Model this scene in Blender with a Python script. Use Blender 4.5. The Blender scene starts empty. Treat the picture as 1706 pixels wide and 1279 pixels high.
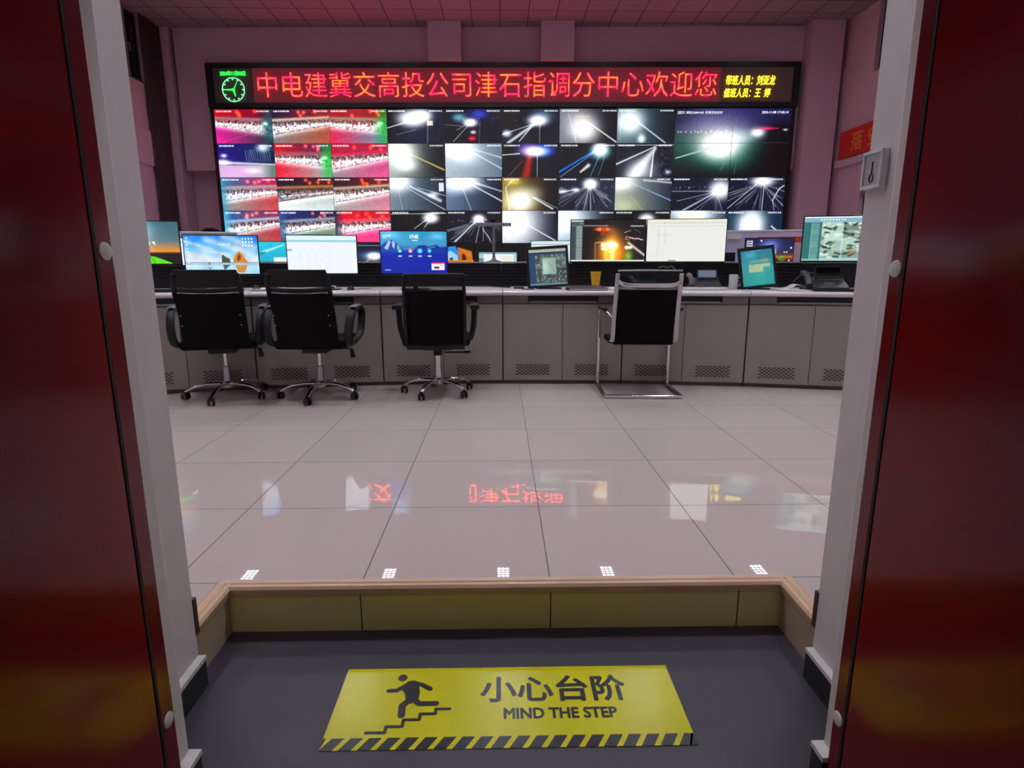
import bpy, math, random
import numpy as np
from mathutils import Vector, Matrix, Euler

random.seed(7)
rng = np.random.default_rng(7)
SC = bpy.context.scene
COL = SC.collection
PI = math.pi
R = math.radians

# ------------------------------------------------------------------ camera
cam_data = bpy.data.cameras.new('camera')
cam_data.sensor_fit = 'HORIZONTAL'
cam_data.sensor_width = 36.0
cam_data.lens = 978.0 / 1706.0 * 36.0
cam_data.clip_start = 0.02
cam_data.clip_end = 80
cam = bpy.data.objects.new('camera', cam_data)
COL.objects.link(cam)
cam.location = (0, 0, 1.1325)
cam.rotation_euler = (R(90 - 11.56), 0, R(-1.148))
SC.camera = cam

# ------------------------------------------------------------------ world / colour management
world = bpy.data.worlds.new('night')
SC.world = world
world.use_nodes = True
bg = world.node_tree.nodes['Background']
bg.inputs[0].default_value = (0.02, 0.022, 0.03, 1)
bg.inputs[1].default_value = 0.15
SC.view_settings.view_transform = 'Standard'
SC.view_settings.look = 'None'
SC.view_settings.gamma = 1.0
SC.view_settings.use_curve_mapping = False
SC.view_settings.exposure = 0.0
SC.cycles.use_denoising = True
SC.cycles.use_adaptive_sampling = False
SC.cycles.max_bounces = 7
SC.cycles.diffuse_bounces = 4
SC.cycles.glossy_bounces = 4
SC.cycles.sample_clamp_indirect = 4.0
SC.cycles.caustics_reflective = False
SC.cycles.caustics_refractive = False

# strengths of the lamps, seen and added, and of the screens
HALL_ROWS = [(13.2, 11.0), (9.6, 95.0), (6.4, 125.0), (3.4, 225.0)]     # troffer rows: y, radiance; all but the first added, unseen, to brighten room
CORRIDOR_LAMP = 22.0
SCREEN = 1.15
VIDEO = 1.25

# ------------------------------------------------------------------ helpers
def tag(o, label=None, cat=None, group=None, kind=None):
    if label: o['label'] = label
    if cat: o['category'] = cat
    if group: o['group'] = group
    if kind: o['kind'] = kind
    return o

def empty(name, loc=(0, 0, 0), rz=0.0, parent=None):
    o = bpy.data.objects.new(name, None)
    COL.objects.link(o)
    o.location = loc
    o.rotation_euler = (0, 0, rz)
    o.empty_display_size = 0.1
    if parent: o.parent = parent
    return o

class MB:
    """collects shapes, builds ONE mesh object"""
    def __init__(s):
        s.v = []; s.f = []; s.uv = {}
    def add(s, vs, fs):
        n = len(s.v)
        s.v += [tuple(p) for p in vs]
        s.f += [tuple(i + n for i in f) for f in fs]
        return s
    def box(s, x0, x1, y0, y1, z0, z1, M=None):
        vs = [Vector(p) for p in ((x0,y0,z0),(x1,y0,z0),(x1,y1,z0),(x0,y1,z0),(x0,y0,z1),(x1,y0,z1),(x1,y1,z1),(x0,y1,z1))]
        if M is not None: vs = [M @ p for p in vs]
        return s.add(vs, [(0,3,2,1),(4,5,6,7),(0,1,5,4),(1,2,6,5),(2,3,7,6),(3,0,4,7)])
    def prism(s, pts, z0, z1, M=None):
        n = len(pts)
        vs = [Vector((p[0], p[1], z0)) for p in pts] + [Vector((p[0], p[1], z1)) for p in pts]
        if M is not None: vs = [M @ p for p in vs]
        fs = [tuple(range(n))[::-1], tuple(range(n, 2 * n))]
        fs += [(i, (i + 1) % n, n + (i + 1) % n, n + i) for i in range(n)]
        return s.add(vs, fs)
    def quad(s, a, b, c, d):
        return s.add([a, b, c, d], [(0, 1, 2, 3)])
    def tube(s, pts, r, n=12, closed=False, flat=None):
        pts = [Vector(p) for p in pts]
        m = len(pts)
        rs = r if isinstance(r, (list, tuple)) else [r] * m
        up = None; rings = []
        for i in range(m):
            if closed: t = pts[(i + 1) % m] - pts[i - 1]
            elif i == 0: t = pts[1] - pts[0]
            elif i == m - 1: t = pts[-1] - pts[-2]
            else: t = pts[i + 1] - pts[i - 1]
            t.normalize()
            if up is None:
                up = Vector((0, 0, 1)) if abs(t.z) < 0.9 else Vector((1, 0, 0))
            a = t.cross(up)
            if a.length < 1e-6: a = t.orthogonal()
            a.normalize(); b = a.cross(t).normalized(); up = b
            fa, fb = flat if flat else (1, 1)
            rings.append([pts[i] + a * (math.cos(2*PI*k/n) * rs[i] * fa) + b * (math.sin(2*PI*k/n) * rs[i] * fb) for k in range(n)])
        vs = [p for ring in rings for p in ring]; fs = []
        for i in range(m if closed else m - 1):
            j = (i + 1) % m
            for k in range(n):
                k2 = (k + 1) % n
                fs.append((i*n + k, i*n + k2, j*n + k2, j*n + k))
        if not closed:
            fs.append(tuple(range(n))[::-1]); fs.append(tuple((m-1)*n + k for k in range(n)))
        return s.add(vs, fs)
    def lathe(s, prof, n=28, M=None, cap=True):
        vs = []; fs = []
        for (r, z) in prof:
            for k in range(n):
                vs.append(Vector((r*math.cos(2*PI*k/n), r*math.sin(2*PI*k/n), z)))
        m = len(prof)
        for i in range(m - 1):
            for k in range(n):
                k2 = (k + 1) % n
                fs.append((i*n + k, i*n + k2, (i+1)*n + k2, (i+1)*n + k))
        if cap:
            fs.append(tuple(range(n))[::-1]); fs.append(tuple((m-1)*n + k for k in range(n)))
        if M is not None: vs = [M @ p for p in vs]
        return s.add(vs, fs)
    def sheet(s, fn, nu, nv, th):
        """thick curved sheet; fn(u,v)->Vector, th along the y axis"""
        vs = []
        for side in (0, 1):
            for j in range(nv + 1):
                for i in range(nu + 1):
                    p = Vector(fn(i / nu, j / nv)); p.y += th * side
                    vs.append(p)
        W = nu + 1; N = W * (nv + 1); fs = []
        for j in range(nv):
            for i in range(nu):
                a = j*W + i
                fs.append((a, a+1, a+W+1, a+W)); fs.append((N+a, N+a+W, N+a+W+1, N+a+1))
        for i in range(nu):
            fs.append((i, N+i, N+i+1, i+1)); a = nv*W + i; fs.append((a, a+1, N+a+1, N+a))
        for j in range(nv):
            a = j*W; fs.append((a, a+W, N+a+W, N+a)); a = j*W + nu; fs.append((a, N+a, N+a+W, a+W))
        return s.add(vs, fs)
    def build(s, name, mat, parent=None, smooth=False, bevel=0, seg=2, loc=None, rot=None, sub=0):
        me = bpy.data.meshes.new(name)
        me.from_pydata(s.v, [], s.f)
        me.materials.append(mat)
        me.update()
        o = bpy.data.objects.new(name, me)
        COL.objects.link(o)
        if smooth:
            me.polygons.foreach_set('use_smooth', [True] * len(me.polygons))
            try: me.set_sharp_from_angle(angle=R(38))
            except Exception: pass
        if bevel:
            b = o.modifiers.new('bevel', 'BEVEL'); b.width = bevel; b.segments = seg; b.limit_method = 'ANGLE'; b.angle_limit = R(35)
        if sub:
            b = o.modifiers.new('sub', 'SUBSURF'); b.levels = sub; b.render_levels = sub
        if parent: o.parent = parent
        if loc: o.location = loc
        if rot: o.rotation_euler = rot
        return o

def copy_tree(o, parent=None):
    c = o.copy(); COL.objects.link(c)
    if parent: c.parent = parent
    for ch in list(o.children): copy_tree(ch, c)
    return c

def RM(loc, rx=0, ry=0, rz=0):
    return Matrix.Translation(loc) @ Euler((rx, ry, rz)).to_matrix().to_4x4()

def spline(pts, n=8, closed=False):
    pts = [Vector(p) for p in pts]; out = []; m = len(pts)
    for i in range(m if closed else m - 1):
        p0 = pts[(i-1) % m] if (closed or i > 0) else pts[0]
        p1 = pts[i]; p2 = pts[(i+1) % m]
        p3 = pts[(i+2) % m] if (closed or i + 2 < m) else pts[-1]
        for k in range(n):
            t = k / n
            out.append(0.5 * ((2*p1) + (p2-p0)*t + (2*p0-5*p1+4*p2-p3)*t*t + (-p0+3*p1-3*p2+p3)*t**3))
    if not closed: out.append(pts[-1])
    return out

# ------------------------------------------------------------------ materials
def sRGB(r, g, b):
    f = lambda c: (c/255/12.92) if c/255 <= 0.04045 else ((c/255 + 0.055)/1.055)**2.4
    return (f(r), f(g), f(b))

def mat(name, col, rough=0.5, metal=0.0, var=0.06, scale=6.0, bump=0.0, spec=0.5, coat=0.0, emis=None, es=0.0, stretch=None):
    m = bpy.data.materials.new(name); m.use_nodes = True
    nt = m.node_tree; p = nt.nodes['Principled BSDF']
    tc = nt.nodes.new('ShaderNodeTexCoord')
    nz = nt.nodes.new('ShaderNodeTexNoise'); nz.inputs['Scale'].default_value = scale; nz.inputs['Detail'].default_value = 4
    if stretch:
        mp = nt.nodes.new('ShaderNodeMapping'); mp.inputs['Scale'].default_value = stretch
        nt.links.new(tc.outputs['Object'], mp.inputs[0]); nt.links.new(mp.outputs[0], nz.inputs['Vector'])
    else:
        nt.links.new(tc.outputs['Object'], nz.inputs['Vector'])
    rp = nt.nodes.new('ShaderNodeValToRGB')
    rp.color_ramp.elements[0].position = 0.3; rp.color_ramp.elements[1].position = 0.7
    lo = [max(0, c*(1-var)) for c in col]; hi = [min(1, c*(1+var)) for c in col]
    rp.color_ramp.elements[0].color = (*lo, 1); rp.color_ramp.elements[1].color = (*hi, 1)
    nt.links.new(nz.outputs['Fac'], rp.inputs[0]); nt.links.new(rp.outputs[0], p.inputs['Base Color'])
    p.inputs['Roughness'].default_value = rough; p.inputs['Metallic'].default_value = metal
    p.inputs['Specular IOR Level'].default_value = spec
    p.inputs['Coat Weight'].default_value = coat; p.inputs['Coat Roughness'].default_value = 0.06
    if bump:
        bp = nt.nodes.new('ShaderNodeBump'); bp.inputs['Strength'].default_value = bump; bp.inputs['Distance'].default_value = 0.003
        nt.links.new(nz.outputs['Fac'], bp.inputs['Height']); nt.links.new(bp.outputs[0], p.inputs['Normal'])
    if emis:
        p.inputs['Emission Color'].default_value = (*emis, 1); p.inputs['Emission Strength'].default_value = es
    return m

def grid_mat(name, col, line, px, py, ox, oy, w, rough, spec=0.5, axes=(0, 1), var=0.04, nscale=1.2, ior=1.5):
    """tiles with thin joints, object coordinates"""
    m = bpy.data.materials.new(name); m.use_nodes = True
    nt = m.node_tree; p = nt.nodes['Principled BSDF']; N = nt.nodes.new; L = nt.links.new
    tc = N('ShaderNodeTexCoord'); sp = N('ShaderNodeSeparateXYZ'); L(tc.outputs['Object'], sp.inputs[0])
    def chan(ax, pitch, off):
        a = N('ShaderNodeMath'); a.operation = 'SUBTRACT'; L(sp.outputs[ax], a.inputs[0]); a.inputs[1].default_value = off
        d = N('ShaderNodeMath'); d.operation = 'DIVIDE'; L(a.outputs[0], d.inputs[0]); d.inputs[1].default_value = pitch
        fl = N('ShaderNodeMath'); fl.operation = 'FLOOR'; L(d.outputs[0], fl.inputs[0])
        fr = N('ShaderNodeMath'); fr.operation = 'FRACT'; L(d.outputs[0], fr.inputs[0])
        pp = N('ShaderNodeMath'); pp.operation = 'PINGPONG'; L(d.outputs[0], pp.inputs[0]); pp.inputs[1].default_value = 0.5
        lt = N('ShaderNodeMath'); lt.operation = 'LESS_THAN'; L(pp.outputs[0], lt.inputs[0]); lt.inputs[1].default_value = w / pitch / 2
        return lt, fl
    a, fa = chan(axes[0], px, ox); b, fb = chan(axes[1], py, oy)
    mx = N('ShaderNodeMath'); mx.operation = 'MAXIMUM'; L(a.outputs[0], mx.inputs[0]); L(b.outputs[0], mx.inputs[1])
    cb = N('ShaderNodeCombineXYZ'); L(fa.outputs[0], cb.inputs[0]); L(fb.outputs[0], cb.inputs[1])
    wn = N('ShaderNodeTexWhiteNoise'); L(cb.outputs[0], wn.inputs['Vector'])
    nz = N('ShaderNodeTexNoise'); nz.inputs['Scale'].default_value = nscale; nz.inputs['Detail'].default_value = 5
    L(tc.outputs['Object'], nz.inputs['Vector'])
    av = N('ShaderNodeMath'); av.operation = 'ADD'; L(wn.outputs['Value'], av.inputs[0]); L(nz.outputs['Fac'], av.inputs[1])
    rp = N('ShaderNodeValToRGB'); rp.color_ramp.elements[0].position = 0.3; rp.color_ramp.elements[1].position = 1.0
    rp.color_ramp.elements[0].color = (*[c*(1-var) for c in col], 1); rp.color_ramp.elements[1].color = (*[min(1, c*(1+var)) for c in col], 1)
    hf = N('ShaderNodeMath'); hf.operation = 'MULTIPLY'; L(av.outputs[0], hf.inputs[0]); hf.inputs[1].default_value = 0.65
    L(hf.outputs[0], rp.inputs[0])
    mc = N('ShaderNodeMix'); mc.data_type = 'RGBA'; L(mx.outputs[0], mc.inputs[0]); L(rp.outputs[0], mc.inputs[6]); mc.inputs[7].default_value = (*line, 1)
    L(mc.outputs[2], p.inputs['Base Color'])
    mr = N('ShaderNodeMix'); mr.data_type = 'FLOAT'; L(mx.outputs[0], mr.inputs[0]); mr.inputs[2].default_value = rough; mr.inputs[3].default_value = 0.7
    L(mr.outputs[0], p.inputs['Roughness'])
    p.inputs['Specular IOR Level'].default_value = spec; p.inputs['IOR'].default_value = ior
    return m

def emit_mat(name, col, strength, col2=None, scale=3.0):
    m = bpy.data.materials.new(name); m.use_nodes = True
    nt = m.node_tree; p = nt.nodes['Principled BSDF']
    p.inputs['Base Color'].default_value = (0.02, 0.02, 0.02, 1); p.inputs['Roughness'].default_value = 0.4
    p.inputs['Emission Strength'].default_value = strength
    if col2:
        tc = nt.nodes.new('ShaderNodeTexCoord'); nz = nt.nodes.new('ShaderNodeTexNoise'); nz.inputs['Scale'].default_value = scale
        rp = nt.nodes.new('ShaderNodeValToRGB'); rp.color_ramp.elements[0].position = 0.42; rp.color_ramp.elements[1].position = 0.62
        rp.color_ramp.elements[0].color = (*col, 1); rp.color_ramp.elements[1].color = (*col2, 1)
        nt.links.new(tc.outputs['Object'], nz.inputs['Vector']); nt.links.new(nz.outputs['Fac'], rp.inputs[0]); nt.links.new(rp.outputs[0], p.inputs['Emission Color'])
    else:
        p.inputs['Emission Color'].default_value = (*col, 1)
    return m

def screen_mat(name, arr, strength):
    h, w, _ = arr.shape
    img = bpy.data.images.new(name, w, h)
    px = np.ones((h, w, 4), np.float32); px[..., :3] = np.clip(arr, 0, 1)[::-1]
    img.pixels.foreach_set(px.ravel()); img.update(); img.pack()
    m = bpy.data.materials.new(name); m.use_nodes = True
    nt = m.node_tree; p = nt.nodes['Principled BSDF']
    t = nt.nodes.new('ShaderNodeTexImage'); t.image = img; t.extension = 'EXTEND'
    p.inputs['Base Color'].default_value = (0.012, 0.012, 0.014, 1); p.inputs['Roughness'].default_value = 0.35
    nt.links.new(t.outputs['Color'], p.inputs['Emission Color']); p.inputs['Emission Strength'].default_value = strength
    return m

def screen_plane(name, x0, x1, y, z0, z1, material, parent, th=0.002):
    """a thin lit panel facing -y, with uv on its front"""
    mb = MB().box(x0, x1, y, y + th, z0, z1)
    o = mb.build(name, material, parent)
    uvl = o.data.uv_layers.new(name='uv')
    for poly in o.data.polygons:
        for li in poly.loop_indices:
            v = o.data.vertices[o.data.loops[li].vertex_index].co
            uvl.data[li].uv = ((v.x - x0) / (x1 - x0), (v.z - z0) / (z1 - z0)) if poly.normal.y < -0.5 else (0.001, 0.001)
    return o

def text_mesh(name, body, material, w, h, depth=0.004, bold=0.0, parent=None, shear=0.0, M=None, spacing=1.0, res=3):
    """flat lettering fitted to w x h, standing in the xz plane, origin at its lower left corner"""
    cu = bpy.data.curves.new(name, 'FONT'); cu.body = body; cu.size = 1.0; cu.offset = min(bold, 0.0); cu.resolution_u = res
    cu.shear = shear; cu.space_character = spacing
    tmp = bpy.data.objects.new(name + '_tmp', cu); COL.objects.link(tmp)
    bpy.context.view_layer.update()
    dg = bpy.context.evaluated_depsgraph_get()
    me = bpy.data.meshes.new_from_object(tmp.evaluated_get(dg))
    bpy.data.objects.remove(tmp)
    n = len(me.vertices); co = np.zeros(n * 3); me.vertices.foreach_get('co', co); co = co.reshape(n, 3)
    lo = co.min(0); hi = co.max(0)
    x = (co[:, 0] - lo[0]) / (hi[0] - lo[0]) * w; z = (co[:, 1] - lo[1]) / (hi[1] - lo[1]) * h
    out = np.c_[x, np.zeros(n), z]
    if bold > 0:                                   # heavier strokes: the outline spread sideways in thin layers
        polys = [tuple(pl.vertices) for pl in me.polygons]; allv = []; allf = []
        rx, rz = bold * h, bold * h
        ring = [(0, 0)] + [(math.cos(2*PI*q/8) * rx, math.sin(2*PI*q/8) * rz) for q in range(8)]
        for q, (dx, dz) in enumerate(ring):
            lay = out + np.array([dx, q * depth * 0.02, dz]); allf += [tuple(i + q * n for i in f) for f in polys]; allv.append(lay)
        me2 = bpy.data.meshes.new(name); me2.from_pydata(np.concatenate(allv).tolist(), [], allf); me2.update(); me = me2
    else:
        me.vertices.foreach_set('co', out.ravel()); me.update()
    me.materials.clear(); me.materials.append(material)
    o = bpy.data.objects.new(name, me); COL.objects.link(o)
    so = o.modifiers.new('solid', 'SOLIDIFY'); so.thickness = depth; so.offset = 0
    if parent: o.parent = parent
    if M is not None: o.matrix_local = M
    return o

# palette
M_WALL = mat('hall wall with pink light cast', sRGB(206, 164, 182), 0.85, var=0.03, scale=2)  # pink cast of banner and screen light put into the wall colour
M_JAMB = mat('white plaster', sRGB(222, 214, 216), 0.7, var=0.04, scale=9, bump=0.25)
M_REDDOOR = mat('dark red lacquer', sRGB(122, 10, 16), 0.13, var=0.12, scale=2.2, spec=0.28, stretch=(1, 1, 0.25))
M_REDFRAME = mat('dark red frame lacquer', sRGB(114, 14, 18), 0.18, var=0.1, scale=3, spec=0.32)
M_BLACK = mat('black plastic', (0.005, 0.005, 0.006), 0.42, var=0.1, spec=0.3)
M_BLACKGL = mat('glossy black plastic', (0.004, 0.004, 0.005), 0.22, var=0.1, spec=0.3)
M_MESH = mat('black fabric', (0.0035, 0.0035, 0.004), 0.85, var=0.25, scale=120, bump=0.3, spec=0.12)
M_CHROME = mat('chrome', (0.72, 0.72, 0.74), 0.13, 1.0, var=0.03)
M_STEEL = mat('brushed steel', (0.42, 0.41, 0.43), 0.34, 1.0, var=0.08, scale=20)
M_DOORPANEL = mat('grey beige powder coat', sRGB(140, 132, 126), 0.42, var=0.03, scale=3)
M_RAIL = mat('darker grey powder coat', sRGB(100, 97, 96), 0.4, var=0.03)
M_DARKGAP = mat('dark gap', (0.012, 0.010, 0.010), 0.8)
M_TOP = mat('white laminate', sRGB(226, 218, 224), 0.22, var=0.02, scale=4)
M_SLAT = mat('black slats', (0.006, 0.006, 0.007), 0.38, spec=0.3)
M_SHELF = mat('grey shelf edge', sRGB(150, 150, 154), 0.35)
M_NOSE = mat('tan metal nosing', sRGB(208, 172, 142), 0.32, 0.0, var=0.04, scale=14, spec=0.6)
M_BB = mat('black skirting tile', (0.010, 0.012, 0.011), 0.22, var=0.2)
M_BBTOP = mat('white painted skirting lip', sRGB(216, 212, 210), 0.6, var=0.05, scale=30, bump=0.6)
M_BROWN = mat('brown skirting', sRGB(74, 52, 50), 0.45)
M_YEL = mat('yellow vinyl', sRGB(208, 198, 0), 0.22, var=0.05, scale=5, spec=0.42, bump=0.08)
M_INK = mat('black vinyl print', sRGB(34, 32, 36), 0.24, var=0.05)
M_CAP = mat('white plastic cap', sRGB(214, 208, 204), 0.4)
M_WHITE = mat('white plastic', sRGB(220, 222, 224), 0.4)
M_GREYPL = mat('grey plastic', sRGB(112, 112, 118), 0.4)
M_PAPER = mat('white paper', sRGB(236, 234, 238), 0.8, var=0.02)
M_RED = mat('red cloth', sRGB(206, 22, 20), 0.7)
M_GOLD = mat('gold print', sRGB(226, 120, 30), 0.5)
M_CURT = mat('dark curtain', sRGB(76, 50, 60), 0.9, var=0.15, scale=4)
M_GLASSN = mat('night window glass', (0.006, 0.007, 0.009), 0.08, spec=0.6)
M_FRAME = mat('grey window frame', sRGB(120, 108, 112), 0.4)
M_CUPY = mat('yellow plastic', sRGB(255, 196, 16), 0.35)
M_PART = mat('lavender partition', sRGB(196, 186, 214), 0.5)
M_NAVY = mat('navy cover', sRGB(30, 32, 66), 0.5)
M_PHONE = mat('dark phone plastic', sRGB(30, 33, 42), 0.38)
M_PHONEK = mat('phone keys', sRGB(120, 128, 150), 0.4)
M_LCDOFF = mat('grey phone display', sRGB(128, 140, 160), 0.25, emis=sRGB(110, 125, 150), es=0.25)
M_TOE = mat('console plinth', sRGB(92, 74, 68), 0.5)

# ------------------------------------------------------------------ the setting
M_FLOOR = grid_mat('polished floor tile', sRGB(206, 190, 186), sRGB(70, 60, 58), 0.594, 0.575, 0.155, 1.70, 0.0042, 0.007, spec=0.6, var=0.03, ior=1.95)
M_LOW = mat('dark grey floor mat', sRGB(66, 60, 71), 0.42, var=0.12, scale=3, bump=0.05, spec=0.35)
M_RISER = grid_mat('olive riser tile', sRGB(226, 212, 140), sRGB(50, 44, 28), 0.594, 5.0, 0.155, 2.5, 0.004, 0.3, axes=(0, 2), var=0.03)
M_RISERS = mat('beige side riser tile', sRGB(184, 164, 140), 0.3, var=0.04)
M_CEIL = grid_mat('ceiling tile', sRGB(160, 130, 146), sRGB(84, 60, 66), 0.64, 0.64, 0.02, 0.30, 0.022, 0.85, spec=0.2, var=0.05)

XL, XR = -0.85, 0.89
def S(name, mb, m, parent=None, **k):
    o = mb.build(name, m, parent, **k)
    if not parent: o['kind'] = 'structure'
    return o

# raised hall floor with the landing cut out
S('floor', MB().box(-8.4, XL, 1.435, 16.6, -0.02, 0.15).box(XR, 8.4, 1.435, 16.6, -0.02, 0.15).box(XL, XR, 1.675, 16.6, -0.02, 0.15), M_FLOOR)
S('floor_landing', MB().box(-3.2, 3.2, -3.2, 1.68, -0.06, 0.0), M_LOW)
S('trim_1', MB().box(XL, XR, 1.668, 1.682, 0.0, 0.136), M_RISER)                      # riser
S('trim_2', MB().box(XL - 0.002, XL + 0.006, 1.436, 1.67, 0.0, 0.134).box(XR - 0.006, XR + 0.002, 1.436, 1.67, 0.0, 0.134), M_RISERS)
# stair nosing with two rounded lips
def nosing(a, b, w=0.042):
    a = Vector(a); b = Vector(b); d = (b - a).normalized(); n = Vector((-d.y, d.x, 0))
    prof = [(0.012, 0.128), (0.016, 0.150), (0.010, 0.1585), (0.0, 0.160), (-0.006, 0.156), (-0.010, 0.160), (-0.018, 0.161), (-0.024, 0.156), (-0.030, 0.157), (-w, 0.1515), (-w, 0.128)]
    vs = []
    for q in (a, b):
        for (o, z) in prof: vs.append((q.x + n.x*o, q.y + n.y*o, z))
    k = len(prof); fs = [(i, (i+1) % k, k + (i+1) % k, k + i) for i in range(k)] + [tuple(range(k))[::-1], tuple(range(k, 2*k))]
    return vs, fs
for i, (a, b) in enumerate([((XR + 0.02, 1.672, 0), (XL - 0.02, 1.672, 0)), ((XL, 1.695, 0), (XL, 1.437, 0)), ((XR, 1.437, 0), (XR, 1.695, 0))]):
    vs, fs = nosing(a, b)
    S('trim_%d' % (3 + i), MB().add(vs, fs), M_NOSE)

# wall between corridor and hall (thick, stepped reveals)
S('wall_front_left', MB().box(-8.4, -0.825, 1.115, 1.435, 0.0, 6.63), M_JAMB)
S('wall_front_right', MB().box(0.865, 8.4, 1.115, 1.435, 0.0, 6.63), M_JAMB)
S('wall_front_head', MB().box(-0.82, 0.865, 1.115, 1.435, 2.25, 6.63), M_JAMB)
S('wall_near_left', MB().box(-2.6, -0.685, 1.0, 1.115, 0.0, 2.25), M_JAMB, bevel=0.006)
S('wall_near_right', MB().box(0.718, 2.6, 1.0, 1.112, 0.0, 2.25), M_JAMB, bevel=0.006)
S('wall_near_head', MB().box(-2.6, 2.6, 1.0, 1.115, 2.25, 2.9), M_JAMB)
# skirting of the reveals
for i, (x0, x1, y0, y1) in enumerate([(-0.825, -0.805, 1.115, 1.432), (0.845, 0.865, 1.115, 1.432), (-0.685, -0.660, 1.042, 1.113), (0.692, 0.718, 1.064, 1.110)]):
    b = S('baseboard_%s' % ['left', 'right', 'near_left', 'near_right'][i], MB().box(x0, x1, y0, y1, 0.0, 0.078), M_BB)
    S('lip', MB().box(x0 - 0.0015, x1 + 0.0015, y0, y1 + 0.002, 0.078, 0.090), M_BBTOP, b)
S('baseboard_hall_left', MB().box(-8.1, -0.822, 1.435, 1.450, 0.15, 0.255), M_BROWN)
S('baseboard_hall_right', MB().box(0.862, 8.1, 1.435, 1.450, 0.15, 0.255), M_BROWN)

# door frame and open leaves of the double door
def door_side(sx, xf, y0, y1, caps, n):
    fr = S('door_frame_%s' % ('left' if sx < 0 else 'right'), MB().box(min(xf, xf + sx*0.05), max(xf, xf + sx*0.05), y0, y1, 0.0, 2.2), M_REDFRAME, bevel=0.003)
    for z in caps:
        yy = (y0 + y1) / 2
        Mx = RM((xf, yy, z), 0, -sx*PI/2, 0)
        S('screw_cap', MB().lathe([(0.0155, 0.0), (0.0150, 0.0022), (0.011, 0.0036), (0.004, 0.0042)], 28, Mx), M_CAP, fr, smooth=True)
    lf = S('door_%d' % n, MB().box(min(xf, xf + sx*0.045), max(xf, xf + sx*0.045), y0 - 0.806, y0 - 0.006, 0.012, 2.19), M_REDDOOR, bevel=0.004, seg=3)
    S('seal_strip', MB().box(min(xf - sx*0.001, xf + sx*0.03), max(xf - sx*0.001, xf + sx*0.03), y0 - 0.006, y0, 0.02, 2.19), M_DARKGAP, lf)
    for hz in (0.35, 1.1, 1.9):
        S('hinge', MB().lathe([(0.008, -0.05), (0.008, 0.05)], 14, RM((xf + sx*0.052, y0 - 0.003, hz))), M_STEEL, lf, smooth=True)
    return fr, lf
door_side(-1, -0.66, 0.997, 1.040, (0.249, 1.153, 2.05), 1)
door_side(1, 0.70, 1.026, 1.062, (0.205, 1.124, 2.03), 2)

# corridor behind the camera
S('wall_corridor_left', MB().box(-3.2, -3.1, -3.1, 1.0, 0, 2.8), M_JAMB)
S('wall_corridor_right', MB().box(3.1, 3.2, -3.1, 1.0, 0, 2.8), M_JAMB)
S('wall_corridor_back', MB().box(-3.2, 3.2, -3.2, -3.1, 0, 2.8), M_JAMB)
S('wall_corridor_front', MB().box(-3.2, -2.6, 1.0, 1.09, 0, 2.8).box(2.6, 3.2, 1.0, 1.09, 0, 2.8), M_JAMB)
S('ceiling_corridor', MB().box(-3.2, 3.2, -3.2, 1.09, 2.8, 2.9), M_JAMB)

# hall shell
S('ceiling', MB().box(-8.4, 8.4, 1.09, 16.6, 6.63, 6.75), M_CEIL)
W0 = 15.1                                                             # the far wall runs slightly askew to the door wall
WR = R(-1.55)
def far(name, mb, m, **k):
    o = mb.build(name, m, None, loc=(0, W0, 0), rot=(0, 0, WR), **k)
    o['kind'] = 'structure'
    return o
far('wall_back', MB().box(-8.6, 8.6, 0.72, 0.9, 0.15, 6.63), M_WALL)
far('wall_back_upper', MB().box(-7.78, 7.56, 0.20, 0.71, 3.40, 6.63), M_WALL, bevel=0.01)
far('trim_6', MB().box(-1.66, -0.89, -0.14, 0.19, 5.80, 6.63), M_WALL)
far('trim_7', MB().box(0.98, 1.75, -0.14, 0.19, 5.80, 6.63), M_WALL)
S('wall_left', MB().box(-8.2, -8.1, 1.47, 16.6, 0.15, 5.15).box(-8.2, -8.1, 1.47, 9.0, 5.15, 6.63).box(-8.2, -8.1, 14.75, 16.6, 5.15, 6.63), M_WALL)
S('trim_8', MB().box(-8.1, -8.05, 1.47, 14.62, 3.36, 4.14), M_WALL, bevel=0.006)
S('wall_right', MB().box(8.1, 8.2, 13.65, 16.6, 0.15, 6.63).box(8.1, 8.2, 1.47, 13.65, 3.35, 5.2).box(8.1, 8.2, 1.47, 13.65, 0.15, 1.0), M_WALL)
S('trim_9', MB().box(8.02, 8.1, 1.47, 14.7, 3.36, 3.52), M_WALL, bevel=0.006)
S('wall_column_right', MB().box(7.22, 7.98, 14.72, 15.6, 0.15, 6.63), M_WALL, bevel=0.008)
S('wall_column_left', MB().box(-8.1, -7.86, 15.46, 15.95, 0.15, 6.63), M_WALL, bevel=0.008)
# windows, black with night
w = S('window_1', MB().box(-8.26, -8.23, 9.0, 14.75, 5.15, 6.63), M_GLASSN)
S('window_frame', MB().box(-8.22, -8.15, 14.18, 14.27, 5.15, 6.63).box(-8.22, -8.15, 12.3, 12.39, 5.15, 6.63).box(-8.22, -8.15, 10.5, 10.59, 5.15, 6.63).box(-8.22, -8.15, 9.0, 14.75, 5.15, 5.21), M_FRAME, w)
S('window_handle', MB().box(-8.15, -8.12, 14.30, 14.33, 5.72, 5.90).box(-8.15, -8.13, 14.26, 14.33, 5.86, 5.90), M_FRAME, w, bevel=0.004)
w = S('window_2', MB().box(8.24, 8.27, 1.47, 13.65, 5.2, 6.63), M_GLASSN)
S('window_frame', MB().box(8.15, 8.22, 12.0, 12.08, 5.2, 6.63).box(8.15, 8.22, 1.47, 13.65, 5.2, 5.25), M_FRAME, w)
w = S('window_3', MB().box(8.24, 8.27, 1.47, 13.65, 1.0, 3.35), M_GLASSN)
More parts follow.
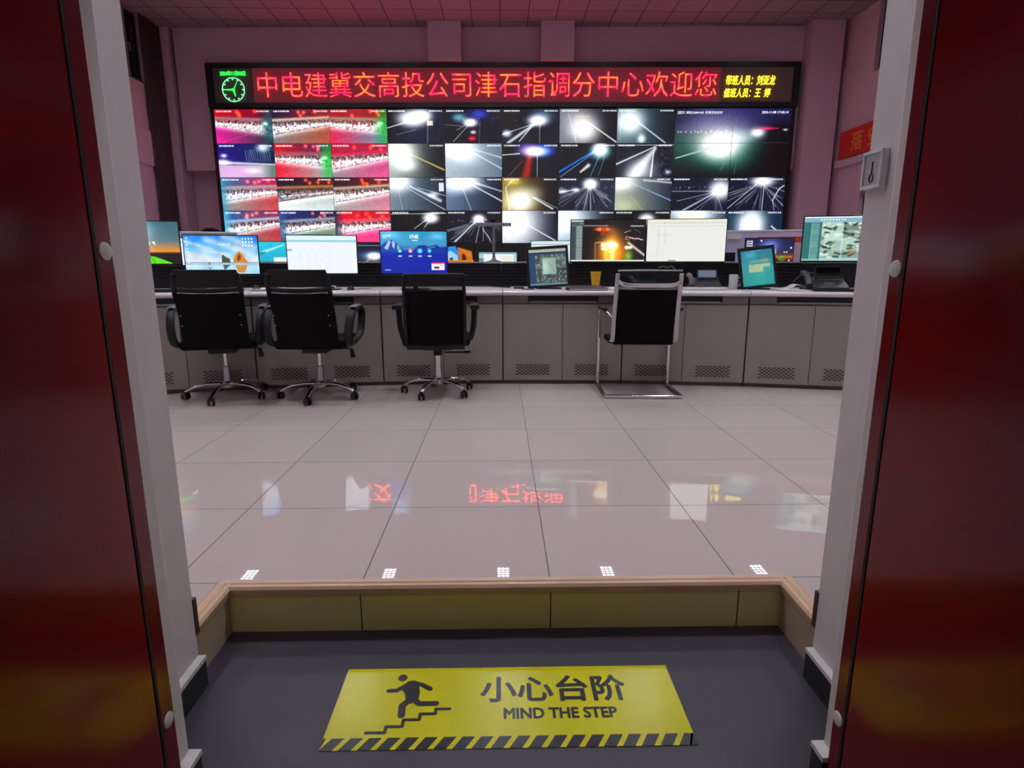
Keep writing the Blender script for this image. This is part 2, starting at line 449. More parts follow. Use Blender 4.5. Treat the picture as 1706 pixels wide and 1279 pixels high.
S('window_frame', MB().box(8.12, 8.22, 1.47, 13.65, 2.63, 2.76).box(8.12, 8.22, 11.9, 12.0, 1.0, 3.35), M_FRAME, w)

# ------------------------------------------------------------------ ceiling troffers of the hall, nearer rows added for light
M_TROFF = mat('white steel', sRGB(225, 225, 228), 0.5)
lamp_mats = {}
def troffer_proto(L):
    m = emit_mat('lamp cell %.1f' % L, (0.88, 0.93, 1.0), L)
    root = empty('ceiling_light')
    fr = MB()
    fr.box(-0.16, -0.14, -0.3, 0.3, -0.018, 0.0).box(0.14, 0.16, -0.3, 0.3, -0.018, 0.0)
    fr.box(-0.14, 0.14, -0.3, -0.28, -0.018, 0.0).box(-0.14, 0.14, 0.28, 0.3, -0.018, 0.0)
    for k in range(1, 3): fr.box(-0.14 + k*0.28/3 - 0.011, -0.14 + k*0.28/3 + 0.011, -0.28, 0.28, -0.016, 0.0)
    for k in range(1, 5): fr.box(-0.14, 0.14, -0.28 + k*0.112 - 0.017, -0.28 + k*0.112 + 0.017, -0.015, 0.0)
    fr.build('louvre_frame', M_TROFF, root)
    MB().box(-0.14, 0.14, -0.28, 0.28, -0.004, 0.0).build('lamp_panel', m, root)
    return root
lx = [(-6.15, 'left of the hall'), (-2.75, 'left of the hall centre'), (0.05, 'on the hall centre line'), (2.62, 'right of the hall centre'), (6.40, 'right of the hall')]
rn = ['closest to the video wall', 'second from the video wall, added unseen for light', 'above the console, added unseen for light', 'closest to the doorway, added unseen for light']
for ri, (y, L) in enumerate(HALL_ROWS):
    proto = None
    for (x, nm) in lx:
        o = troffer_proto(L) if proto is None else copy_tree(proto)
        proto = proto or o
        o.location = (x, y, 6.629)
        tag(o, 'gridded ceiling light %s, in the row %s' % (nm, rn[ri]), 'ceiling light', 'gridded lights in the hall ceiling')
o = troffer_proto(CORRIDOR_LAMP); o.location = (0.0, -0.9, 2.799)
tag(o, 'gridded ceiling light of the low corridor outside the doors', 'ceiling light')

# ------------------------------------------------------------------ painter for what the screens show
def lerp(a, b, t): return a + (b - a) * t
class P:
    def __init__(s, w, h, col=(0, 0, 0)):
        s.w, s.h = w, h
        s.a = np.ones((h, w, 3)) * np.array(col)
        s.X, s.Y = np.meshgrid((np.arange(w) + .5) / w, (np.arange(h) + .5) / h)
        s.asp = w / h
    def over(s, m, col):
        m = np.clip(m, 0, 1)[..., None]; s.a = s.a * (1 - m) + np.array(col) * m; return s
    def vgrad(s, stops, m=None):
        ys = [p for p, _ in stops]; g = np.stack([np.interp(s.Y, ys, [c[k] for _, c in stops]) for k in range(3)], -1)
        if m is None: s.a = g
        else: m = np.clip(m, 0, 1)[..., None]; s.a = s.a * (1 - m) + g * m
        return s
    def blob(s, x, y, r, col, amp=1.0, ry=None):
        ry = ry or r
        s.a = s.a + (np.exp(-(((s.X - x) / r)**2 + ((s.Y - y) / ry)**2)) * amp)[..., None] * np.array(col); return s
    def line(s, x0, y0, x1, y1, w0, col, amp=1.0, w1=None):
        w1 = w1 or w0
        dx, dy = (x1 - x0) * s.asp, y1 - y0; L2 = dx*dx + dy*dy
        px, py = (s.X - x0) * s.asp, s.Y - y0
        t = np.clip((px*dx + py*dy) / L2, 0, 1)
        d = np.hypot(px - t*dx, py - t*dy); w = lerp(w0, w1, t)
        s.over(np.exp(-(d / w)**2) * amp, col); return s
    def rect(s, x0, y0, x1, y1, col, amp=1.0):
        return s.over(((s.X >= x0) & (s.X < x1) & (s.Y >= y0) & (s.Y < y1)) * amp, col)
    def poly(s, pts, col, amp=1.0):
        ins = np.zeros((s.h, s.w), bool); n = len(pts)
        for i in range(n):
            (x0, y0), (x1, y1) = pts[i], pts[(i + 1) % n]
            c = ((y0 > s.Y) != (y1 > s.Y)) & (s.X < (x1 - x0) * (s.Y - y0) / ((y1 - y0) or 1e-9) + x0)
            ins ^= c
        return s.over(ins * amp, col)
    def disc(s, x, y, r, col, amp=1.0):
        return s.over((np.hypot((s.X - x) * s.asp, s.Y - y) < r) * amp, col)
    def noise(s, n, amp, seed=1, m=None, mono=True):
        g = np.random.default_rng(seed).random((max(2, int(n / s.asp) + 2), n + 2))
        yi = s.Y * (g.shape[0] - 1.001); xi = s.X * (g.shape[1] - 1.001)
        y0 = yi.astype(int); x0 = xi.astype(int); fy = yi - y0; fx = xi - x0
        v = (g[y0, x0]*(1-fx) + g[y0, x0+1]*fx)*(1-fy) + (g[y0+1, x0]*(1-fx) + g[y0+1, x0+1]*fx)*fy
        d = (v - .5) * amp
        if m is not None: d = d * m
        s.a = s.a + d[..., None]; return v
    def osd(s, right=True, seed=3, light=(0.95, 0.95, 0.95)):
        """caption blocks, too small to read, as camera feeds carry them"""
        r = np.random.default_rng(seed); x = 0.03
        while x < 0.30: ww = r.uniform(.012, .04); s.rect(x, .035, x + ww, .085, light, .9); x += ww + .008
        x = 0.74
        while right and x < 0.96: ww = r.uniform(.012, .028); s.rect(x, .035, x + ww, .08, light, .85); x += ww + .008
        return s

def toll(seed, sky, sky2, canopy, gl, gr, accent=None, y0=.42, slope=-.14, spots=(1, .3, .1), left=None, white=1.0, gs=-.20):
    p = P(192, 108); r = np.random.default_rng(seed)
    p.a = np.array(sky) + (np.array(sky2) - np.array(sky)) * p.X[..., None]
    for k in range(4): p.blob(r.uniform(.35, .95), r.uniform(.06, .2), .028, spots, 1.1, .05); 
    yb = y0 - .03 + slope * (p.X - .5)
    yg = yb + .22 + gs * (p.X - .5)
    g = np.array(gl) + (np.array(gr) - np.array(gl)) * p.X[..., None]
    g = g * (0.80 + 0.4 * (p.Y[..., None] - .5)) + np.exp(-((p.Y - yg) / .10)**2)[..., None] * .35
    m = np.clip((p.Y - yg) * 40, 0, 1)[..., None]
    p.a = p.a * (1 - m) + g * m
    p.over(np.clip(1 - np.abs(p.Y - (yb - .11)) / .075, 0, 1) * .95, canopy)
    v = P(192, 108); nz = v.noise(34, 1, seed)
    mid = (yb - .03 + yg) / 2; hh_ = np.maximum(.07, (yg - yb + .03) / 2 + .02)
    band = np.exp(-((p.Y - mid) / hh_)**4)
    p.over(band * np.clip(nz * 3.0 - .4, 0, 1) * white, (0.97, 1.0, 1.0))
    p.over(np.exp(-((p.Y - yb + .02) / .045)**2) * np.clip(nz * 5 - 2.6, 0, 1) * .85, (.14, .07, .08))
    p.over(np.exp(-((p.Y - yg + .04) / .05)**2) * .7 * white, (.96, .98, .96))
    for k in range(8):
        x = .03 + k * .125 + r.uniform(-.01, .01); yy = y0 - .03 + slope * (x - .5); yb2 = yy + .22 + gs * (x - .5)
        hgt = max(.05, (yb2 - yy)); c_dark = (.16, .08, .10)
        p.rect(x + .012, yy - .03, x + .10, yy + hgt * .22, c_dark, .75)
        for q in range(3): p.rect(x + .02 + q*.026, yy - .02 + r.uniform(0, .02), x + .034 + q*.026, yy + hgt * .26, [(.85, .55, .35), (.95, .95, .9), (.6, .3, .35)][q], .6)
        p.line(x, yy - .05, x + .006, yb2 + .02, .007, (.30, .22, .22), .8)
        p.line(x + .02, yb2 - .02, x + .09, yb2 - .05, .012, (.14, .14, .16), .55)
        p.line(x + .03, yy + hgt * .55, x + .11, yy + hgt * .45, .020, (1, 1, 1), .8)
    if accent:
        p.over(np.clip((p.X - .76) * 6, 0, 1) * np.clip(1.2 - np.abs(p.Y - .5) * 1.1, 0, 1) * .8, accent)
        p.blob(.88, .42, .05, (.8, 1, .9), .8)
    if left: p.over(np.clip((.16 - p.X) * 7, 0, 1) * .8, left)
    p.line(.1, .95, .6, .72, .006, (.9, .8, .85), .35)
    p.noise(60, .10, seed + 50); p.osd(seed=seed)
    return p

def road(seed, base, base2, glares, lines=(), dots=0, rays=0, rc=(.85, .88, .95), c=(.5, .2), osd=True, dark=None, nz=.06):
    p = P(192, 108); r = np.random.default_rng(seed)
    p.a = np.array(base) + (np.array(base2) - np.array(base)) * p.X[..., None]
    if dark: p.a = p.a * (1 - np.clip((p.Y - dark[0]) * dark[1], 0, .8))[..., None]
    for k in range(rays):
        a = r.uniform(.12, .88) * PI; L = r.uniform(.5, 1.0)
        s0 = r.uniform(.08, .4)
        p.line(c[0] + math.cos(a)*s0/p.asp, c[1] + math.sin(a)*s0, c[0] + math.cos(a)*L/p.asp*1.4, c[1] + math.sin(a)*L, .004, rc, r.uniform(.25, .8), .009)
    for L in lines: p.line(*L)
    for g in glares: p.blob(*g)
    for k in range(dots):
        p.blob(r.uniform(.02, .98), r.uniform(.27, .36), .007, (.9, .9, 1), r.uniform(.3, 1), .012)
    p.a = 1 - np.exp(-1.5 * np.clip(p.a, 0, 9)); p.a = np.clip((p.a - .10) * 1.22, 0, 1)**1.15 * 1.08
    p.noise(70, nz, seed)
    if osd: p.osd(seed=seed)
    return p
Wt = (1, 1, 1); BW = (.86, .93, 1.0)
cells = {}
cells[0,0] = toll(11, (.75,.02,.10), (.35,.02,.15), (.60,.50,.52), (.95,.12,.62), (.10,.16,.16), (.05,.30,.32), slope=.05, gs=.22)
cells[0,1] = toll(12, (.12,.08,.22), (.55,.05,.12), (.88,.80,.62), (.45,.45,.45), (.72,.30,.20), slope=-.08)
cells[0,2] = toll(13, (.62,.05,.10), (.55,.06,.10), (.62,.55,.42), (.90,.10,.28), (.35,.60,.68), (.02,.62,.15), slope=.03, gs=.12)
cells[1,0] = road(14, (.16,.12,.45), (.08,.16,.25), [(.80,.12,.10,Wt,.9), (.1,.35,.05,Wt,.9), (.08,.55,.10,Wt,.9,.08)], [(.0,.56,1,.62,.05,(.9,.92,.95),.85,.03)], nz=.1)
for k in range(26):
    cells[1,0].line(.5 + (k % 13)*.035, .52, .48 + (k % 13)*.036 + .02*math.sin(k), .18, .006, (.65,.82,.88), .5)
cells[1,0].over(np.clip((cells[1,0].Y - .62)*30, 0, 1), (.72,.66,.76)); cells[1,0].over(np.clip((cells[1,0].Y - .62)*30, 0, 1)*np.clip((cells[1,0].X-.75)*5,0,1), (.35,.48,.42))
cells[1,0].blob(.25, .9, .3, (.25,.0,.2), .6); cells[1,0].blob(.6,.8,.15,(.3,.3,.25),.8,.08)
cells[1,1] = toll(15, (.80,.03,.06), (.15,.12,.35), (.70,.30,.35), (.95,.08,.20), (.60,.72,.70), (.02,.68,.16), slope=.02, gs=.15)
cells[1,2] = toll(16, (.70,.02,.18), (.60,.04,.20), (.80,.12,.30), (.55,.50,.52), (.92,.28,.55), slope=-.12)
cells[2,0] = toll(17, (.15,.42,.60), (.72,.08,.28), (.78,.62,.62), (.50,.58,.56), (.82,.25,.28), left=(.25,.55,.68), slope=-.05)
cells[2,1] = toll(18, (.10,.06,.14), (.30,.06,.06), (.72,.50,.26), (.88,.92,.92), (.80,.85,.84), slope=-.04, white=.5)
cells[2,2] = toll(19, (.14,.04,.08), (.45,.05,.05), (.80,.72,.62), (.60,.62,.62), (.85,.50,.58), slope=-.10)
cells[3,0] = toll(20, (.12,.35,.62), (.60,.15,.25), (.66,.78,.88), (.42,.54,.48), (.80,.22,.26), left=(.30,.70,.85), slope=-.12)
cells[3,1] = toll(21, (.08,.16,.45), (.10,.10,.25), (.66,.66,.66), (.30,.38,.30), (.52,.62,.52), left=(.15,.35,.55), slope=-.10)
cells[3,2] = toll(22, (.85,.03,.15), (.70,.05,.10), (.85,.30,.40), (.92,.20,.48), (.95,.25,.55), left=(.10,.12,.25), slope=-.08)
cells[0,3] = road(23, (.05,.05,.08), (.06,.08,.16), [(.45,.28,.22,Wt,1.6,.2), (.62,.18,.14,Wt,1.2)], [(.0,.55,.35,.38,.014,Wt,.9), (.72,.25,.70,1,.008,(.8,.85,.9),.7), (.15,.75,.5,.6,.01,(.8,.7,.6),.5)])
cells[0,3].rect(.70,.34,.80,.48,(.92,.88,.78),.9); cells[0,3].blob(.45,.85,.3,(.1,.15,.3),.5)
cells[0,4] = road(24, (.03,.02,.07), (.05,.04,.12), [(.45,.40,.10,Wt,1.7), (.25,.25,.12,(.4,.75,.75),.8), (.60,.15,.15,(.2,.25,.7),.9), (.48,.86,.06,(1,.05,.15),1.2), (.5,.68,.05,(1,.85,.8),1)], [(.45,.42,.15,.95,.010,BW,.8), (.42,.42,.2,.62,.008,BW,.8), (.62,.4,.6,1,.006,BW,.6), (.0,.45,.3,.5,.006,Wt,.7)], dots=8)
cells[0,5] = road(25, (.03,.03,.06), (.06,.07,.12), [(.62,.35,.14,Wt,1.5,.13), (.7,.2,.2,(.4,.5,.6),.6), (.08,.72,.08,BW,1.0,.1)], [(.6,.4,.1,1,.04,BW,.9,.05), (.58,.42,.0,.75,.012,BW,.8), (.66,.4,.66,1,.008,BW,.7), (.5,.55,.3,.95,.02,Wt,.8)], dots=6)
cells[0,6] = road(26, (.42,.44,.50), (.05,.04,.06), [(.42,.62,.22,(1,.98,.9),1.1,.3), (.35,.3,.25,(.5,.48,.42),.6)], [(.52,.42,1,.98,.012,Wt,.95,.022), (.15,.15,.30,1,.010,BW,.6), (.28,.22,.52,.22,.012,(.7,.5,.4),.8)])
cells[0,7] = road(27, (.35,.46,.50), (.05,.08,.11), [(.22,.38,.20,Wt,1.2,.3), (.43,.88,.06,Wt,.9,.12)], [(.35,.38,.85,1,.02,BW,.9,.02), (.08,.1,.05,.9,.01,BW,.5)])
cells[1,3] = road(28, (.62,.68,.64), (.03,.03,.04), [(.22,.30,.22,Wt,1.1,.35), (.32,.65,.16,(.9,1,.95),.7)], [(.40,.32,.98,.78,.012,(.85,.75,.35),.95,.026)])
cells[1,4] = road(29, (.66,.74,.80), (.34,.40,.48), [(.22,.12,.28,Wt,.9,.3), (.4,.4,.25,Wt,.3)], [(.40,.12,1,.42,.012,BW,.8,.02), (.42,.2,1,.75,.016,BW,.85,.02), (.25,.5,.3,1,.006,(.5,.55,.6),.8)])
cells[1,5] = road(30, (.03,.02,.04), (.04,.05,.12), [(.58,.24,.16,Wt,1.6,.12), (.45,.15,.2,(.5,.35,.8),.7), (.75,.2,.16,(.1,.35,1),.8)], [(.48,.45,.42,1,.10,(.72,.16,.05),.85,.16), (.36,.5,.10,1,.008,(.9,.5,.4),.8), (.62,.35,.62,1,.010,BW,.9), (.0,.34,.3,.3,.020,Wt,.8)])
cells[1,6] = road(31, (.03,.03,.08), (.03,.05,.08), [(.72,.18,.12,Wt,1.7,.18), (.72,.3,.2,(.2,.5,.5),.5)], [(.62,.22,.0,.85,.020,(.15,.45,1),.95,.03), (.6,.28,.02,1,.012,(.4,.7,1),.9), (.52,.65,.38,.85,.06,Wt,.9,.03), (.7,.4,.55,1,.010,(.4,.6,1),.9), (.8,.4,.7,.95,.008,(.5,.8,.8),.7)])
cells[1,7] = road(32, (.12,.13,.17), (.10,.11,.16), [(.45,.8,.25,Wt,.5,.35), (.92,.85,.05,Wt,.7)], [(.72,.06,.0,.62,.012,Wt,.9,.025), (.68,.15,.3,1,.05,(.85,.88,.92),.9,.22), (.66,.12,.62,1,.012,Wt,.9,.03), (.0,.05,1,.05,.012,Wt,.7)])
cells[1,7].noise(40, .35, 5, np.clip((cells[1,7].X - .68)*8, 0, 1))
cells[2,3] = road(33, (.42,.48,.54), (.12,.15,.20), [(.14,.12,.22,Wt,1.2,.26), (.78,.52,.08,Wt,.7)], [(.3,.3,.98,.98,.008,BW,.9,.012), (.36,.26,.9,.70,.022,BW,.85,.05), (.15,.35,.22,1,.007,BW,.7), (.5,.3,1,.55,.01,BW,.7)])
cells[2,3].rect(.88,.16,.97,.42,(.95,.97,1),.85)
cells[2,4] = road(34, (.34,.42,.52), (.08,.10,.15), [(.30,.12,.26,Wt,1.4,.24), (.1,.3,.2,(.4,.5,.6),.6)], [(.42,.18,1,.72,.014,Wt,.95,.02), (.3,.34,.45,1,.010,BW,.8), (.45,.12,1,.42,.03,BW,.7,.02)])
cells[2,5] = road(35, (.50,.42,.16), (.05,.03,.04), [(.32,.72,.24,Wt,1.2,.32), (.2,.12,.12,(1,.85,.3),.5,.1), (.55,.45,.2,(.3,.35,.4),.5)], [(.2,.05,.06,.3,.012,Wt,.9), (.06,.3,.13,1,.012,Wt,.9), (.55,.6,.9,.95,.02,BW,.9,.03), (.6,.6,1,.95,.008,BW,.7)])
cells[2,6] = road(36, (.10,.11,.16), (.16,.19,.24), [(.56,.20,.10,Wt,1.8,.13), (.06,.42,.1,BW,.7,.08), (.3,.38,.06,BW,.8)], [(.55,.22,.45,1,.01,BW,.9), (.56,.3,.58,1,.014,BW,.7), (.02,.45,.35,.35,.014,Wt,.8)], dots=16, rays=22, c=(.56,.2))
cells[2,7] = road(37, (.62,.66,.60), (.14,.17,.22), [(.10,.14,.22,Wt,.9,.22), (.2,.85,.2,(.4,.4,.1),.5,.2)], [(.22,.12,1,.70,.012,(.5,.65,.95),.9,.02), (.28,.55,.5,1,.008,(.8,.8,.6),.6), (.5,.08,1,.16,.03,BW,.7)])
cells[2,8] = road(38, (.08,.09,.16), (.10,.12,.18), [(.86,.38,.16,Wt,1.4,.24)], [(.78,.42,.0,.42,.010,BW,.7), (.78,.46,.22,1,.02,BW,.7,.03), (.78,.44,.1,.72,.008,BW,.7), (.8,.5,.4,1,.01,BW,.6)], dots=26, rays=6, c=(.8,.4))
cells[2,9] = road(39, (.10,.12,.18), (.12,.13,.20), [(.60,.12,.16,Wt,1.5,.13)], [(.63,.2,.62,1,.012,BW,.9), (.9,.35,.80,.7,.02,Wt,.8), (.98,.25,.9,.35,.02,Wt,.8), (.8,.7,.84,1,.01,Wt,.6), (.5,.2,.0,.95,.012,BW,.8)], dots=10, rays=26, c=(.58,.14))
cells[3,3] = road(40, (.03,.03,.05), (.02,.02,.04), [(.72,.22,.12,Wt,1.6,.14)], [(.7,.2,.42,.55,.010,Wt,.9), (.72,.25,.6,.5,.01,Wt,.8), (0,.1,1,.08,.015,BW,.7)], rays=5, c=(.7,.2), dots=4)
cells[3,4] = road(41, (.10,.10,.16), (.06,.06,.09), [(.58,.26,.09,Wt,1.8,.12)], [(.52,.34,.15,.95,.02,BW,.9,.03), (.6,.4,.52,1,.01,BW,.8)], dots=14, rays=20, c=(.58,.26))
for k in range(9): cells[3,4].blob(.66, .35 + k*.07, .009, Wt, .9, .018)
cells[3,5] = road(42, (.78,.84,.90), (.08,.09,.13), [(.22,.35,.34,Wt,.9,.5)], [(.40,.38,.98,.95,.010,Wt,.95,.02), (.0,.6,.06,1,.008,(.4,.45,.5),.8)])
cells[3,6] = road(43, (.68,.80,.90), (.04,.04,.07), [(.15,.3,.30,Wt,.8,.4)], [(.4,.5,.9,1,.01,BW,.7)])
cells[3,7] = road(44, (.03,.03,.06), (.04,.05,.08), [(.58,.28,.12,Wt,1.6,.16)], [(.5,.4,.3,.7,.012,Wt,.8)], dots=14, rays=8, c=(.58,.28))
cells[3,8] = road(45, (.28,.38,.42), (.18,.22,.30), [(.40,.12,.32,Wt,1.3,.22)], [(.5,.4,1,.9,.01,BW,.5)], dots=8)
cells[3,9] = road(46, (.12,.20,.28), (.12,.18,.26), [(.45,.48,.20,Wt,1.6,.45)], [(.82,.48,1,.74,.02,Wt,.95,.035), (.28,.2,.24,.8,.01,BW,.5)])
big = P(384, 216)
big.vgrad([(0, (.16,.16,.38)), (.3, (.22,.22,.40)), (.36, (.12,.22,.24)), (.6, (.08,.26,.20)), (1, (.02,.08,.07))])
big.over(np.clip((.25 - big.X)*4, 0, 1)*np.clip(1 - big.Y*2.2, 0, 1)*.9, (.08,.05,.14)); big.over(np.clip((big.X - .60)*3.4, 0, 1)*np.clip(big.Y*3.2, .25, 1)*.96, (.04,.03,.06))
big.blob(.40, .54, .13, Wt, 2.4, .15).blob(.36, .40, .26, (.65,.62,.6), .7, .28).blob(.55, .42, .14, (.7,.8,.9), .7, .10).blob(.45,.72,.2,(.3,.5,.45),.4,.2)
big.line(.02, .72, .32, .57, .008, Wt, .95, .012); big.blob(.72, .35, .05, Wt, 1.5, .055)
big.line(.70, .29, .9, .29, .008, (1,.15,.3), .85); big.blob(.8, .29, .05, (.9,.1,.25), .7, .03); big.blob(.96,.31,.02,Wt,1,.015)
for k in range(14): big.blob(.03 + k*.035 + .01*math.sin(k*5), .34 + .03*math.sin(k*3.1), .006, Wt, .8, .012)
big.line(.56, .6, .54, .95, .006, (.5,.6,.6), .5); big.line(.5,.62,.42,.9,.01,(.5,.7,.65),.4)
big.a = 1 - np.exp(-1.4 * np.clip(big.a, 0, 9)); big.a = np.clip((big.a - .10) * 1.2, 0, 1)**1.1; big.noise(90, .05, 3)

# ------------------------------------------------------------------ video wall
VW = (0, W0, 0)
PW, PH, VX0, VZ1 = 1.386, 0.7835, -6.87, 4.775
M_BEZ = mat('screen bezel', (0.006, 0.006, 0.007), 0.4)
cols = ['first', 'second', 'third', 'fourth', 'fifth', 'sixth', 'seventh', 'eighth', 'ninth', 'tenth']
rows = ['top', 'second', 'third', 'bottom']
desc = {(0,0):'a toll plaza over magenta ground', (0,1):'a toll plaza over orange brown ground', (0,2):'a toll plaza with a green edge',
 (1,0):'pale trees over a lavender road', (1,1):'a toll plaza with red and green ground', (1,2):'a toll plaza under a crimson sky',
 (2,0):'a toll plaza with a teal left edge', (2,1):'a toll plaza over bright white ground', (2,2):'a toll plaza over grey pink ground',
 (3,0):'a toll plaza tinted pale cyan', (3,1):'a toll plaza under a blue night sky', (3,2):'a toll plaza over hot pink ground',
 (0,3):'a big white glare and a pale road sign', (0,4):'a glare with a red tail light', (0,5):'white light trails to the lower left', (0,6):'a cream glare on a tan road', (0,7):'a teal haze with a glare at left',
 (1,3):'a green grey glare with a yellow line', (1,4):'an overall pale grey glare', (1,5):'a glare above an orange red road', (1,6):'blue light rays', (1,7):'a grainy road fan in grey',
 (2,3):'a grey road with a white sign', (2,4):'a glare and two bright lane lines', (2,5):'a yellowish glare and a curved line', (2,6):'a small star glare with sparks', (2,7):'a greenish grey haze with a blue line',
 (2,8):'a right-edge glare over dark blue road', (2,9):'a high glare with many rays', (3,3):'a nearly black road with a small glare', (3,4):'dotted lane lights on a dark road', (3,5):'a pale blue haze and one white line',
 (3,6):'a pale blue left half fading to black', (3,7):'a small glare on a black road', (3,8):'a wide teal glare', (3,9):'a tall central glare with blue edges',
 (0,8):'the upper left quarter of the large night highway view', (0,9):'the upper right quarter of the large night highway view', (1,8):'the lower left quarter of the large night view', (1,9):'the lower right quarter of the large night highway view'}
wallM = Matrix.Translation(VW) @ Matrix.Rotation(WR, 4, 'Z')
for r_ in range(4):
    for c_ in range(10):
        if c_ >= 8 and r_ < 2:
            sub = big.a[r_*108:(r_+1)*108, (c_-8)*192:(c_-7)*192]
        else: sub = cells[r_, c_].a
        m = screen_mat('feed row %d column %d' % (r_ + 1, c_ + 1), sub, VIDEO)
        x0 = VX0 + c_*PW; z1 = VZ1 - r_*PH
        o = empty('display_panel'); o.matrix_world = wallM @ Matrix.Translation((x0 + PW/2, 0, z1 - PH))
        MB().box(-PW/2 + .001, PW/2 - .001, 0.002, 0.09, 0.001, PH - .001).build('casing', M_BEZ, o)
        screen_plane('screen', -PW/2 + .005, PW/2 - .005, -0.001, 0.005, PH - .005, m, o)
        tag(o, 'panel showing %s, %s row, %s column' % (desc[r_, c_].replace('the large night highway view', 'the large night view'), rows[r_], cols[c_]), 'display', 'panels of the video wall')
        if (r_, c_) in ((0, 8), (0, 9)):
            M_OSD = emit_mat('caption white', (1, 1, 1), 1.4)
            if c_ == 8:
                for tx_, xx_, ww_ in (('G0211', -.64, .17), ('津石K208+360', -.44, .42), ('天津方向合村', .01, .42)):
                    text_mesh('caption', tx_, M_OSD, ww_, 0.06, .002, 0, o, M=Matrix.Translation((xx_, -.004, PH - .125)), shear=.2)
            else:
                text_mesh('caption', '2024-11-08', M_OSD, .34, 0.055, .002, 0, o, M=Matrix.Translation((-.02, -.004, PH - .12)))
                text_mesh('caption', '17:45:14', M_OSD, .25, 0.055, .002, 0, o, M=Matrix.Translation((.36, -.004, PH - .12)))
# the black cabinet that carries the panels
vb = MB().box(VX0 - .09, VX0 + 10*PW + .09, 0.095, 0.185, 0.15, 4.79).box(VX0 - .09, VX0 + 10*PW + .09, 0.0, 0.094, 0.15, VZ1 - 4*PH - .006)
vb.box(VX0 - .09, VX0 - .004, 0.0, 0.094, VZ1 - 4*PH - .006, 4.79).box(VX0 + 10*PW + .004, VX0 + 10*PW + .09, 0.0, 0.094, VZ1 - 4*PH - .006, 4.79)
o = vb.build('video_wall_cabinet', M_BEZ); o.matrix_world = wallM
tag(o, 'black cabinet that carries the big video wall on the far side', 'cabinet')

# LED banner above
led = empty('led_banner'); led.matrix_world = wallM @ Matrix.Translation((0, 0, 4.80))
bx0, bx1 = VX0 - .10, VX0 + 10*PW + .12
M_LEDB = mat('led module face', (0.085, 0.05, 0.055), 0.6, var=0.05, scale=40)
MB().box(bx0, bx1, -0.03, -0.012, 0.87, 0.99).box(bx0, bx1, -0.03, -0.012, 0.0, 0.11).box(bx0, bx0 + .17, -0.03, -0.012, 0.11, 0.87).box(bx1 - .17, bx1, -0.03, -0.012, 0.11, 0.87).box(bx0, bx1, -0.012, 0.16, 0.0, 0.99).build('banner_frame', M_BEZ, led)
MB().box(bx0 + .17, -5.86, -0.018, -0.0125, 0.11, 0.87).build('led_face', M_LEDB, led)['label'] = 'dark LED field behind the green clock'
M_LEDR = mat('led field with red letter glow', (0.085, 0.05, 0.055), 0.6, var=.05, scale=40, emis=(0.10, 0.003, 0.012), es=1.0)  # added emission stands in for the red halo round the letters
M_LEDW = mat('led field with amber letter glow', (0.085, 0.05, 0.055), 0.6, var=.05, scale=40, emis=(0.012, 0.005, 0.002), es=1.0)  # weaker added emission for the halo round the yellow letters
MB().box(-5.86, 5.24, -0.018, -0.0125, 0.11, 0.87).build('led_face', M_LEDR, led)['label'] = 'LED field with added red halo glow behind the welcome text'
MB().box(5.24, bx1 - .17, -0.018, -0.0125, 0.11, 0.87).build('led_face', M_LEDW, led)['label'] = 'LED field with added amber halo glow behind the yellow text'
M_REDL = emit_mat('red led', (1.0, 0.006, 0.030), 7.0, (1.0, 0.055, 0.008), scale=3.4)
text_mesh('lettering', '中电建冀交高投公司津石指调分中心欢迎您', M_REDL, 10.88, 0.545, .010, -0.011, led, M=Matrix.Translation((-5.74, -0.050, 0.225)), spacing=1.0, res=2)['label'] = 'red glowing lettering'
M_YELL = emit_mat('yellow led', (1.0, 0.82, 0.03), 3.2)
text_mesh('lettering', '带班人员：刘亚龙', M_YELL, 1.16, 0.21, .010, 0, led, M=Matrix.Translation((5.36, -0.045, 0.475)), shear=.18)['label'] = 'yellow glowing lettering, upper line'
text_mesh('lettering', '值班人员：王  婷', M_YELL, 1.10, 0.20, .010, 0, led, M=Matrix.Translation((5.33, -0.045, 0.205)), shear=.18)['label'] = 'yellow glowing lettering, lower line'
M_GRN = emit_mat('green led', (0.02, 1.0, 0.06), 3.0)
M_GRNL = emit_mat('pale green led', (0.25, 1.0, 0.45), 1.5)
text_mesh('lettering', '2024年11月08日', M_GRN, 0.60, 0.105, .008, 0.012, led, M=Matrix.Translation((-6.62, -0.045, 0.70)))['label'] = 'green glowing date'
ck = MB(); cx, cz, cr = -6.33, 0.395, 0.262
ck.tube([(cx + cr*math.cos(a), -0.045, cz + cr*math.sin(a)) for a in [2*PI*k/64 for k in range(64)]], 0.011, 8, closed=True)
for k in range(12):
    a = 2*PI*k/12; ck.lathe([(.017, 0), (.017, .008)], 10, RM((cx + .225*math.cos(a), -0.045, cz + .225*math.sin(a)), PI/2))
ck.build('clock_dial', M_GRNL, led)
hd = MB()
def hand(deg, L, w):
    a = R(90 - deg); d = Vector((math.cos(a), 0, math.sin(a))); n = Vector((-d.z, 0, d.x)); c0 = Vector((cx, -0.047, cz))
    b = c0 - d*.03
    vs = [b + n*w, b - n*w, c0 + d*L - n*w*.35, c0 + d*L + n*w*.35]
    hd.add(vs + [v + Vector((0, .008, 0)) for v in vs], [(0,1,2,3), (7,6,5,4), (0,4,5,1), (1,5,6,2), (2,6,7,3), (3,7,4,0)])
hand(270, .19, .022); hand(166, .15, .024); hand(30, .19, .009)
hd.build('clock_hands', M_GRN, led)
tag(led, 'long black LED banner with red Chinese welcome text above the video wall', 'sign')

